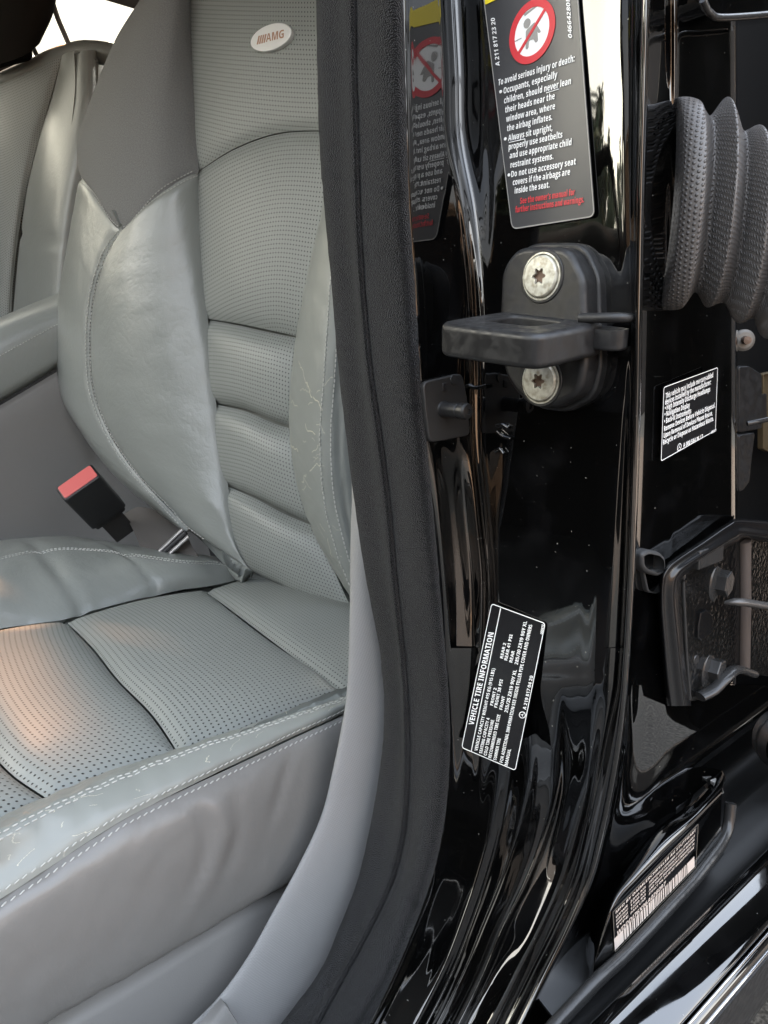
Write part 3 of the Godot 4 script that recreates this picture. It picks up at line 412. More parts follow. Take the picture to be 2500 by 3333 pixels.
func driver_seat() -> void:
	var s := thing("driver_seat", "grey leather driver's seat with perforated centre and cracked outer bolster", "car seat", V(300,250,-720))
	var st := Shape.new()
	var hide := FastNoiseLite.new()
	hide.noise_type = FastNoiseLite.TYPE_SIMPLEX_SMOOTH; hide.frequency = 22.0; hide.fractal_octaves = 3; hide.seed = 4
	var fold := func(u, v, fu, fv): return 0.0005 * hide.get_noise_2d(u * 0.7, v * 1.1)
	obj("backrest_shell", skin_shape(skin([rl([491.51,1145.05,-997.72, 451.36,1008.38,-1078.25, 435.13,942.88,-1106.81, 404.35,756.21,-1136.63, 390.33,621.67,-1130.89, 410.71,513.38,-1020.73, 445.8,455.73,-881.26]), rl([506.36,1124.97,-920.42, 492.48,980.73,-910.41, 484.96,879.21,-895.9, 474.7,748.81,-879.22, 468.56,632.75,-854.45, 464.8,527.59,-825.95, 462.19,406.79,-787.56]), rl([566.39,1072.49,-699.84, 555.17,945.54,-687.74, 544.01,858.36,-690.92, 530.27,743.57,-691.95, 520.99,639.48,-682.31, 515.68,539.27,-660.93, 511,365.41,-608.7])], {"nu": 6, "nv": 30, "lead": SEAT_UP}), 0.03), M.leather, s)
	obj("cushion_base", skin_shape(skin([rl([28.27,424.44,-771.73, 149.99,417.75,-801.09, 250.67,412.21,-800.28, 394.36,404.31,-823.71, 517.89,394.52,-862.95, 627.47,382.49,-918.36]), rl([66.31,421.35,-566.98, 125.96,418.07,-572.84, 225.07,412.62,-603.71, 360.54,405.17,-645.91, 501.41,393.42,-736.19, 632.84,382.19,-792.81]), rl([80.75,406.56,-467.33, 127.81,403.97,-481.23, 230.71,398.31,-490.7, 391.2,389.48,-498.36, 468.12,385.25,-522.47, 551.78,380.65,-541.77])], {"nu": 6, "nv": 24}), 0.03), M.leather, s)
	# -- backrest, inboard wing: suede above the V seam, leather below
	var wing := skin([rl([519.69,1159.41,-1036.08, 508.71,1132.18,-1062.05, 491.35,1089.52,-1103.29, 471.11,1026.19,-1146.04, 457.84,981.29,-1172.76, 453.9,960.2,-1177.69, 451.14,922.02,-1172]),
		rl([483.19,1130.12,-972.98, 472.43,1105.01,-999.04, 454.91,1065.9,-1042.19, 436.04,1006.34,-1081.86, 424.3,963.83,-1104.42, 420.85,943.94,-1108.16, 418.53,908.04,-1101.9]),
		rl([466.25,1109.68,-921.48, 455.38,1084.1,-941.07, 439.17,1044.85,-973.12, 420.82,987.51,-1005.28, 408.65,941.15,-1021.07, 404.04,908.73,-1023.8, 401.31,872.5,-1015.44]),
		rl([465.44,1101.03,-894.13, 455.33,1073.37,-903.72, 441.77,1031.75,-919.36, 425.06,974.48,-939.38, 414.19,924.37,-949.41, 408.75,877.43,-949.22, 405.09,825.81,-944.62]),
		rl([476.17,1103.46,-892.65, 468.44,1073.72,-893.49, 458.23,1029.73,-897.04, 446.02,970.32,-901.24, 438.55,924.82,-901.71, 436.04,899.23,-900.11, 433.29,864.46,-895.7]),
		rl([494.23,1111.25,-902.16, 491.15,1081.51,-900.82, 486.79,1036.23,-897.69, 481.73,974.6,-890.53, 478.39,933.09,-885.47, 477.28,914.68,-882, 475.92,891.47,-877.47])], {"nu": 8, "nv": 76, "lead": SEAT_UP, "sink": 0.0035, "edge": 0.006, "sides": "rb"})
	obj("suede_wing", skin_shape(wing, 0.02), M.suede, s)
	var strip := skin([rl([450.94,920.13,-1171.91, 442.82,882.04,-1184.14, 432.01,824.97,-1197.91, 419.56,759.63,-1213.92, 411.22,692.19,-1215.43, 407.19,617.23,-1199.61, 413.55,557.82,-1155.25, 430.01,499.98,-1077.82, 451.01,460.11,-992.27, 463.11,443.67,-928.86]),
		rl([418.47,907.45,-1101.88, 411.53,870.35,-1110.53, 401.39,816.94,-1123.5, 390.01,755.77,-1137.58, 381.96,699.05,-1142.3, 377.21,622.42,-1128.24, 383.9,576.27,-1087.94, 398.69,520.41,-1016.87, 419.82,478.67,-930.16, 430.75,458.64,-879.24]),
		rl([402.56,885.32,-1032.93, 398.67,849.54,-1038.61, 390.02,799.19,-1054.49, 380.12,741.09,-1071.51, 373.51,680.88,-1076.71, 370.73,616.64,-1067.6, 377.43,570.89,-1034.08, 391.75,526.62,-975.74, 410.83,486.42,-903.14, 424.14,463.44,-863.14]),
		rl([405.62,827.67,-946.91, 397.69,810.18,-973.2, 390.61,783.82,-993.2, 383.67,745.11,-1011.24, 378.42,693.31,-1018.54, 376.45,634.43,-1015.47, 382.08,581.95,-989.55, 393.86,532.89,-944.51, 411.86,490.06,-887.79, 423.54,465.47,-859.25])], {"nu": 8, "nv": 80, "sink": 0.004, "edge": 0.004, "sides": "rt", "bump": fold})
	obj("bolster_edge", skin_shape(strip, 0.02), M.leather_fine, s)
	var main := skin([rl([406.14,828.08,-945.34, 398.18,810.07,-971.54, 391.11,783.74,-991.5, 384.19,745.07,-1009.49, 378.95,693.32,-1016.76, 376.99,634.5,-1013.69, 382.62,582.07,-987.81, 394.38,533.05,-942.84, 412.35,490.25,-886.22, 424.08,466.26,-857.76, 454.45,427.15,-767.95]),
		rl([422.74,856.15,-907.64, 410.55,822.5,-921.8, 401,785.91,-932.69, 393.81,743.02,-939.94, 389.26,693.64,-942.5, 388.17,637.73,-937.69, 392.99,587.14,-921.89, 403.9,543.23,-891.74, 420.01,503.49,-852.53, 430.63,475.79,-826.33, 454.72,427.82,-767.3]),
		rl([445.92,875.05,-884.41, 436.82,836.72,-886.44, 427.69,789.73,-888.55, 421.27,742.08,-888.04, 417.37,693.8,-885.54, 415.94,639.41,-879.11, 417.95,590.14,-866.53, 424.73,546.59,-846.93, 434.52,506.88,-818.81, 442.15,477.33,-801.87, 454.94,427.93,-766.61]),
		rl([475.92,891.47,-877.47, 471.27,838.43,-872.29, 466.97,779.87,-863.77, 464.1,731.54,-854.49, 461.74,688.4,-845.55, 458.33,634.22,-835.79, 456.38,590.82,-825.35, 454.58,542.04,-812.32, 453.75,498.97,-798.3, 453,461.37,-786.14, 455.16,428.05,-765.92])], {"nu": 10, "nv": 90, "sink": 0.005, "edge": 0.006, "sides": "lrt", "bump": fold})
	obj("inboard_bolster", skin_shape(main, 0.02), M.leather_fine, s)
	stitch_row(st, main, 0, 0.02, 0, 0.93, 0.0045, 0.0048, 0.0008); stitch_row(st, strip, 1, 0.02, 1, 0.95, 0.0045, 0.0048, 0.0008)
	stitch_row(st, main, 0.02, 0, 0.97, 0, 0.004); stitch_row(st, wing, 0.61, 1, 0.98, 1, 0.004); stitch_row(st, wing, 0.24, 1, 0.59, 1, 0.004); stitch_row(st, strip, 0.35, 0, 0.98, 0, 0.004)
	# -- backrest, centre
	var c1 := skin([rl([494.7,1114.35,-911.78, 491.8,1084.23,-909.72, 486.91,1033.53,-906.25, 482.58,981.85,-900.52, 478.93,934.77,-894.34, 476.48,893.37,-886.34]),
		rl([504.41,1093.11,-834.48, 501.72,1064.49,-832.3, 497.39,1025.54,-828.19, 494.44,987.15,-826.4, 492.13,948.63,-825.74, 490.45,909.8,-826.19]),
		rl([521.99,1077.95,-769.97, 519.46,1050.38,-767.65, 515.03,1017.08,-762.77, 513.49,985.31,-762.19, 511.9,953.1,-761.56, 510.78,918.35,-761.77]),
		rl([553.64,1059.99,-684.14, 549.77,1032.73,-679.73, 546.28,1001.47,-675.84, 543.54,970.44,-672.89, 540.77,939.17,-669.91, 538.74,907.96,-667.84])], {"nu": 12, "nv": 76, "lead": SEAT_UP, "sink": 0.0035, "edge": 0.007, "sides": "b"})
	obj("shoulder_panel", skin_shape(c1, 0.02), M.perf, s)
	var c2 := skin([rl([476.43,892.85,-886.3, 473.05,855.38,-882.95, 469.62,812.72,-877.76, 466.81,769.64,-870.31, 465.55,742.57,-863.98, 464.9,721.96,-858.1]),
		rl([490.4,909.29,-826.15, 483.66,858.73,-818.89, 479.09,812.79,-812.89, 475.97,766.53,-805.26, 475.45,738.23,-802.6, 475.87,714.91,-802.11]),
		rl([510.73,917.87,-761.73, 502.14,861.67,-751.8, 496.61,813.05,-747.93, 491.67,764.19,-748.68, 489.92,734.47,-749.58, 490.07,706.35,-751.44]),
		rl([538.7,907.51,-667.8, 529.16,854.04,-672.06, 520.86,808.77,-682.09, 512.3,762.11,-692.43, 507.58,723.76,-699.88, 504.87,698.28,-705.64])], {"nu": 12, "nv": 70, "sink": 0.004, "edge": 0.007, "sides": "tb"})
	obj("centre_panel", skin_shape(c2, 0.02), M.perf, s)
	for q in [[rl([464.8,720.88,-858.02,461.19,682.9,-851.91,458.43,644.73,-846.22,459.1,621.88,-838.41]), rl([475.11,713.85,-800.9,469.25,673.16,-791.22,467.79,641.69,-787.15,469.06,616.26,-783.01]), rl([489.29,705.33,-750.3,481.74,668.86,-744.59,478.93,633.01,-743.32,479.74,605.81,-743.32]), rl([504.62,697.29,-702.73,498.71,659.64,-701.09,494.23,624.46,-702.29,493.93,597.79,-702.92])],
		[rl([458.99,620.78,-838.33,455.65,590.09,-834.18,454.29,557.31,-825.93,454.69,524.65,-815.19]), rl([468.96,615.2,-782.92,464.2,584.11,-773.32,463.06,547.12,-766.04,463.81,515.89,-761.36]), rl([479.65,604.77,-743.24,474.34,571.6,-731.31,473.27,535.48,-724.14,474.76,504.66,-720.48]), rl([493.14,596.92,-701.85,489.69,563.94,-693.85,488.29,523.86,-682.86,490.17,492.33,-674.32])],
		[rl([454.58,523.53,-815.11,453,497.63,-806.94,453.1,459.55,-795.1,458.71,421.88,-781.72]), rl([463.71,514.81,-761.28,460.23,484.53,-747.72,461.06,453.4,-736.17,469.34,414.57,-726.73]), rl([474.66,503.61,-720.39,471.48,474.88,-703.13,473.48,439.5,-689.34,482.31,402.78,-678.9]), rl([489.73,491.25,-672.02,490.63,460.39,-653.64,494.82,424.7,-632.43,502.69,384.44,-610.5])]]:
		var pl := skin(q, {"nu": 12, "nv": 30, "sink": 0.007, "edge": 0.007, "sides": "tb", "puff": 0.006})
		obj("lumbar_panel", skin_shape(pl, 0.02), M.perf, s)
	# -- backrest, outboard bolster, its hide cracked and creased
	var ob := skin([rl([542.3,898.14,-658.8, 531.96,855.92,-683.47, 524.73,809.81,-689.59, 516.61,762.63,-698.26, 507.71,714.11,-709.01, 499.04,649.09,-712.54, 494.05,598.24,-709.34, 491.69,557.57,-701.37, 493.2,517.19,-687.25, 496.63,477.74,-667.08, 502.84,443.59,-646.41, 510.91,401.14,-616.28]),
		rl([525.59,894.6,-653.14, 514.23,852.62,-674.63, 508.19,821.45,-682.59, 500.05,775.56,-691.83, 492.03,728.28,-700.13, 482.8,664.92,-706.18, 476.43,605.17,-704.13, 474.02,560.36,-694.67, 475.53,520.75,-680.86, 480.53,483.99,-663.17, 487.11,453.03,-642.51, 497.43,411.03,-611.75]),
		rl([507.53,886.66,-623.58, 497.14,846.22,-642.44, 491.3,811.82,-648.48, 484.36,767.67,-654.39, 477.17,717.77,-658.91, 470.06,661.96,-660.82, 465.5,609.52,-662.24, 463.86,566.16,-657.46, 466.01,527.4,-648.53, 471.53,488.64,-635, 481.72,453.98,-620.86, 496.24,411.26,-602.45]),
		rl([506.95,883.17,-604.13, 497.3,843.29,-620.76, 491.55,805.14,-625.03, 485.61,761.7,-627.9, 479.95,712.82,-627.68, 473.78,658.46,-627.05, 469.31,607.36,-628.71, 467.28,564.99,-625.61, 469.63,526.21,-622.64, 475.33,489.32,-615.92, 483.36,453.96,-608.71, 497.32,411.26,-592.18]),
		rl([530.2,884.95,-593.98, 520.62,844.62,-610.19, 514.91,806.1,-614.2, 509.01,762.25,-616.79, 503.06,712.94,-617.38, 497.08,658.09,-615.91, 491.41,606.88,-614.86, 489.09,564.2,-612.61, 489.76,525.61,-608.66, 493.21,486.49,-601.9, 499.37,451.5,-594.37, 507.87,406.38,-581.8]),
		rl([581.16,898.96,-629.61, 570.94,855.55,-646.73, 564.85,814.1,-650.86, 558.55,766.94,-653.47, 551.86,713.92,-655.09, 545.83,654.94,-652.2, 540.13,599.97,-649.75, 536.14,554.56,-645.34, 533.48,514.17,-638.46, 532.27,474.26,-626.92, 532.24,439.93,-613.62, 532.78,396.41,-594.86])], {"nu": 8, "nv": 96, "lead": [Vector3(0.07, 0.3, -0.05), Vector3(0.03, 0.2, -0.02), Vector3(0.01, 0.08, -0.005)], "bump": func(u, v, fu, fv): return 0.0010 * hide.get_noise_2d(u * 1.5, v * 3.0) - 0.0025 * 1.6 * exp(-pow((fu - 0.6) / 0.010, 2.0))})
	obj("outboard_bolster", skin_shape(ob, 0.02, null, true), cracked(7, 30, Vector2(0.30, 0.58), Vector2(0.58, 0.92)), s)
	stitch_row(st, ob, 0.6, 0.05, 0.6, 0.98, 0.006, 0.005, 0.0008); stitch_row(st, ob, 0.6, 0.12, 0.6, 0.98, -0.006, 0.005, 0.0008)
	# -- cushion
	var qi := skin([rl([241.89,393.7,-1219.13, 303.48,390.31,-1239.44, 353.6,387.55,-1238.31, 399.85,385.01,-1218.08, 433.02,383.18,-1161.04, 462.69,381.55,-1100.37, 504.15,379.27,-1030.81, 524.72,383.14,-963.17, 519.2,388.44,-865.5]),
		rl([202.69,449.85,-1018.37, 253.72,447.05,-1033.93, 295.68,444.74,-1033.64, 334.37,442.61,-1017.07, 363.4,440.01,-973.15, 391.28,436.48,-929.58, 434.87,429.08,-888.45, 470.25,421.14,-862.71, 486.27,410.25,-814.89]),
		rl([171.84,465.55,-874.34, 216.47,463.09,-890.16, 257.37,460.84,-904.98, 293.88,457.84,-897.98, 326.47,454.04,-876.82, 355.53,449.45,-846.49, 398.42,440.09,-815.42, 449.21,426.29,-824.8, 485.13,410.32,-813.01]),
		rl([152.69,452.6,-795.98, 190.3,450.53,-798.22, 229.15,448.4,-817.78, 264.11,446.47,-816.11, 303.68,443.3,-821.38, 339.38,439.33,-811.65, 388.43,431.64,-796.8, 433.05,421.18,-802.11, 483.81,410.39,-808.65]),
		rl([143.97,429.08,-768.93, 180.74,427.06,-771.84, 208.16,425.55,-771.26, 240.61,423.77,-768.15, 278.51,421.68,-781.02, 328.14,418.95,-789.61, 378.53,416.18,-790.64, 413.77,414.24,-790.24, 482.5,410.46,-804.33])], {"nu": 8, "nv": 90, "lead": SEAT_FRONT, "even": true, "sink": 0.004, "edge": 0.006, "sides": "r", "bump": func(u, v, fu, fv): return 0.0009 * hide.get_noise_2d(u * 0.7, v * 1.2) - 0.004 * exp(-pow((v - 0.22 - u * 0.2) / 0.010, 2.0)) * smoothstep(0.3, 0.8, fu) - 0.003 * exp(-pow((v - 0.30 - u * 0.3) / 0.008, 2.0)) * smoothstep(0.4, 0.9, fu)})
	obj("cushion_inboard_bolster", skin_shape(qi, 0.02), M.leather_fine, s)
	for k in [-0.0028, 0.0028]: stitch_row(st, qi, 0.5, 0.0, 0.5, 0.97, k)
	for q in [[rl([406.51,414.64,-781.27,482.5,410.46,-804.33,543.65,401.1,-840.04]), rl([389.33,420.59,-694.14,475.08,414.87,-716.05,544.64,405.04,-747.41]), rl([370.86,422.6,-577.1,451.51,417.17,-596.84,525.09,406.12,-625.18]), rl([359.86,418.21,-461.42,418.39,413.99,-473.08,465.38,407.4,-486.94])],
		[rl([241.48,423.72,-764.05,325.5,420.1,-783.43,407.43,414.59,-785.2]), rl([231.39,429.27,-668.37,302.25,428.38,-676.05,386.92,420.72,-691.9]), rl([220.49,430.87,-584.29,286.73,430.23,-579.72,368.8,422.72,-575.53]), rl([215.84,430.13,-509.14,282.71,429.45,-495.61,363.62,421,-501.57]), rl([208.64,425.52,-450.73,274.57,422.9,-449.66,359.27,417.24,-460.08])],
		[rl([143.97,429.08,-768.93,204.74,426.74,-766.78,239.77,423.81,-761.73]), rl([120.23,437.39,-659.92,173.99,435.43,-662.07,229.86,429.36,-666.55]), rl([107.95,438.06,-566.19,157.26,437.35,-573.01,219.14,430.95,-582.9]), rl([109.7,436.97,-485.43,158.51,436.28,-500.34,214.63,430.2,-508.08]), rl([122,430.29,-445.56,161.61,429.11,-445.91,207.56,425.58,-449.93])],
		[rl([28.55,435.43,-757.54,81.92,433.49,-768.45,142.71,429.15,-766.78]), rl([39.87,441.81,-607.37,77.32,440.75,-633.56,119.2,437.44,-658.32]), rl([49.89,441.26,-515.7,76.47,440.79,-536.97,107.08,438.11,-565.03]), rl([63.92,439.48,-451.31,84.83,439.33,-469.55,108.92,437.01,-484.58]), rl([73.8,432.94,-426.62,96.98,432.67,-432.85,121.23,430.33,-444.86])]]:
		var pl := skin(q, {"nu": 12, "nv": 44, "even": true, "sink": 0.0055, "edge": 0.007, "sides": "lrtb", "puff": 0.005})
		obj("cushion_panel", skin_shape(pl, 0.02), M.perf, s)
	# outboard bolster of the cushion: top strip, then the side
	var tilt := func(u, v, fu, fv): return 0.0012 * hide.get_noise_2d(u * 1.0, v * 2.5)
	var top := skin([rl([68.21,433.25,-431.98, 91.36,431.98,-439.66, 118.74,430.47,-445.48, 160.8,428.16,-451.56, 212.92,425.29,-452.41, 272.89,421.99,-453.38, 359.37,417.23,-457.76, 415.49,414.15,-463.7]),
		rl([64.71,442.44,-412.04, 86.27,441.26,-417.31, 112.95,439.79,-424.87, 155.13,437.47,-432.08, 202.87,436.84,-431.22, 258.92,434.76,-430.27, 338.41,431.39,-431.11, 390.44,428.53,-435.73]),
		rl([61.12,446.64,-394.12, 81.89,445.5,-399.51, 107.89,444.07,-407.97, 150.67,441.71,-416.83, 196.08,442.22,-417.22, 250.47,440.22,-416.44, 327.56,436.98,-417.33, 377.69,434.23,-421.49]),
		rl([58.87,426.5,-394, 78.77,429.75,-394, 103.02,433.45,-396, 134.54,437.59,-398, 171.9,437.5,-400, 235.41,436.68,-404, 319.58,437.17,-410, 369.2,436.32,-412]),
		rl([55.81,417.22,-385, 75.35,420.19,-385, 99.27,424.52,-387, 125.47,428.63,-390, 153.87,431.85,-393, 218.97,431.17,-400, 315.75,430.38,-408, 367.44,429.83,-410])], {"nu": 10, "nv": 116, "lead": SEAT_FRONT, "even": true, "bump": tilt, "sink": 0.003, "edge": 0.003, "sides": "r"})
	obj("cushion_outboard_bolster", skin_shape(top, 0.02, null, true), cracked(19, 30, Vector2(0.35, 0.95), Vector2(0.3, 0.9)), s)
	var side := skin([rl([55.82,416.35,-385.5, 75.4,419.3,-385.5, 99.35,423.62,-387.5, 125.58,427.72,-390.5, 154.02,430.93,-393.5, 219.21,430.18,-400.5, 316.13,429.32,-408.5, 367.89,428.72,-410.5]),
		rl([53.76,408.9,-380, 73.07,411.21,-380, 96.38,414.39,-381, 124.34,416.46,-383, 155.32,417.57,-386, 220.32,416.54,-392, 312.93,413.88,-402, 363.03,413.74,-405]),
		rl([50.12,380.1,-378, 69.6,382.78,-378, 97.74,384.87,-379, 128.86,385.56,-381, 160.23,384.64,-383, 223.03,378.7,-388, 307.6,371.99,-396, 358.73,366.13,-400]),
		rl([52.82,338.27,-382, 75.14,336.89,-382, 102.28,338.09,-383, 143.23,335.51,-385, 180.33,334.96,-387, 241.66,332.72,-392, 309.13,326.21,-396, 357.1,323.17,-398]),
		rl([53,326.56,-388, 75.81,326.07,-388, 103.46,327.68,-389, 145.21,326.35,-391, 182.97,326.63,-393, 245.25,324.19,-398, 315.34,315.47,-404, 364.29,311.39,-406])], {"nu": 8, "nv": 116, "lead": SEAT_FRONT, "even": true, "sink": 0.003, "edge": 0.004, "sides": "lr", "bump": func(u, v, fu, fv):
		var w: float = smoothstep(0.05, 0.22, fu) * (1.0 - smoothstep(0.42, 0.75, fu))
		var c: float = fv - 0.03 * sin(fu * 5.0)
		return 0.0007 * hide.get_noise_2d(u * 1.4 + 3.0, v * 1.6) + w * 0.55 * (0.0035 * exp(-pow((c - 0.655) / 0.016, 2.0)) - 0.0030 * exp(-pow((c - 0.632) / 0.010, 2.0)) - 0.0024 * exp(-pow((c - 0.678) / 0.009, 2.0))) - 0.0022 * smoothstep(0.02, 0.2, fu) * (1.0 - smoothstep(0.3, 0.5, fu)) * exp(-pow((fv - 0.805 + fu * 0.1) / 0.010, 2.0))})
	obj("side_panel", skin_shape(side, 0.004), M.leather_side, s)
	stitch_row(st, top, 1.0, 0, 1.0, 0.97, 0.0036, 0.0046, 0.00045, 0.3); stitch_row(st, side, 0.0, 0, 0.0, 0.97, 0.0036, 0.0046, 0.00045, -0.3)
	for k in [-0.0016, 0.0016]: stitch_row(st, top, 0.5, 0, 0.5, 0.97, k, 0.005, 0.0005)
	var low := skin([rl([55.28,316.5,-402, 78.9,316.12,-402, 107.24,318.92,-402, 149.95,318.79,-403, 188.8,319.35,-405, 251.58,319.21,-408, 321.65,312.73,-412, 371.45,308.88,-414]),
		rl([52.4,312.12,-392, 76.79,312.15,-392, 106.08,311.89,-393, 148.72,309.78,-395, 187.4,310.76,-397, 249.84,309.23,-400, 318.99,300.34,-406, 366.14,296.69,-408]),
		rl([43.55,239.15,-388, 81.05,227.15,-388, 113.3,222.12,-389, 161.69,209.2,-391, 203.64,205.34,-393, 263.62,199.64,-396, 324.62,188.86,-400, 359.39,186.36,-400])], {"nu": 6, "nv": 56, "lead": SEAT_FRONT, "even": true, "sink": 0.0, "edge": 0.005, "sides": "l"})
	obj("lower_cover", skin_shape(low, 0.004), M.console, s)
	obj("stitching", st, M.thread, s, "", true)
	var hd := skin([rl([690,1330,-930, 690,1400,-930, 705,1450,-930]), rl([640,1300,-940, 640,1390,-940, 670,1460,-940]), rl([610,1290,-900, 605,1390,-900, 650,1475,-900]), rl([605,1285,-800, 598,1390,-800, 645,1480,-800]), rl([640,1290,-700, 635,1390,-700, 665,1475,-700]), rl([680,1300,-660, 680,1390,-660, 695,1460,-660]), rl([720,1330,-670, 720,1400,-670, 720,1450,-670])], {"nu": 5, "nv": 20})
	var rest := obj("headrest", skin_shape(hd, 0.05), M.dark_leather, s)
	for k in [-860, -740]: obj("post", tube(PackedVector3Array([V(650, 1180, k), V(662, 1320, k)]), 0.005, 10, null, Vector3.RIGHT), M.steel, rest)
	# oval badge with raised letters
	var bx: Vector3 = V(517.51,1011.41,-738.93) - V(501.18,1012.05,-793.63)
	var by: Vector3 = V(510.56,1022.31,-766.36) - V(508.6,1000.99,-764.59)
	var f := frame(V(510.82,1012.21,-768.24), bx, by)
	var rx := bx.length() * 500.0
	var oval := PackedVector2Array()
	for k in 36: oval.append(Vector2(cos(k * TAU / 36) * rx, sin(k * TAU / 36) * rx * 0.47))
	var badge := obj("badge", slab(oval, f, -4.0, 2.2, 1.2), M.badge, s)
	var word := Shape.new()
	var o := f.origin + f.basis.z * 0.0024
	write_line(word, "AMG", o + f.basis.x * -0.1 * bx.length() - f.basis.y * 0.0042, o + f.basis.x * 0.33 * bx.length() - f.basis.y * 0.0042, f.basis.y * 0.0082)
	for k in 4:
		var x0 := -0.33 * rx * 2.0 + k * rx * 0.11
		slab(PackedVector2Array([Vector2(x0, -4.2), Vector2(x0 + rx * 0.07, -4.2), Vector2(x0 + rx * 0.07 + 2.0, 4), Vector2(x0 + 2.0, 4)]), f, 2.2, 2.45, 0.0, word)
	obj("badge_letters", word, M.badge_print, badge)

func cracked(seed_: int, count: int, ur: Vector2, vr: Vector2) -> StandardMaterial3D:   # leather with fine pale cracks and a few creases
	var im := Image.create(768, 1536, false, Image.FORMAT_RGB8)
	var hi := Image.create(768, 1536, false, Image.FORMAT_RGB8)
	im.fill(lin(0.245, 0.256, 0.238))
	hi.fill(Color(0.6, 0.6, 0.6))
	var rng := RandomNumberGenerator.new()
	rng.seed = seed_
	var gn := FastNoiseLite.new()
	gn.noise_type = FastNoiseLite.TYPE_CELLULAR; gn.frequency = 0.09; gn.cellular_return_type = FastNoiseLite.RETURN_DISTANCE2_SUB
	for j in 1536:
		for i in 768:
			var k := 0.55 + 0.12 * gn.get_noise_2d(i, j * 0.8)
			hi.set_pixel(i, j, Color(k, k, k))
	for k in count:
		var p := Vector2(rng.randf_range(ur.x, ur.y) * 768, rng.randf_range(vr.x, vr.y) * 1536)
		var d := rng.randf_range(-0.6, 0.6) + (PI if rng.randf() < 0.5 else 0.0)
		var d0 := d
		var pale := rng.randf_range(0.25, 0.9)
		for s in rng.randi_range(14, 60):
			d += rng.randf_range(-0.42, 0.42) + (d0 - d) * 0.25
			p += Vector2(cos(d), sin(d) * 1.2) * 1.6
			if p.x < 2 or p.y < 2 or p.x > 765 or p.y > 1533: break
			im.fill_rect(Rect2i(int(p.x), int(p.y), 2, 2), lin(0.245, 0.256, 0.238).lerp(lin(0.72, 0.67, 0.50), pale))
			hi.fill_rect(Rect2i(int(p.x), int(p.y), 2, 2), Color(0.1, 0.1, 0.1))
	var m := mat(Color.WHITE, 0.38)
	m.albedo_texture = ImageTexture.create_from_image(im)
	relief(m, ImageTexture.create_from_image(hi), 0.02)
	return m

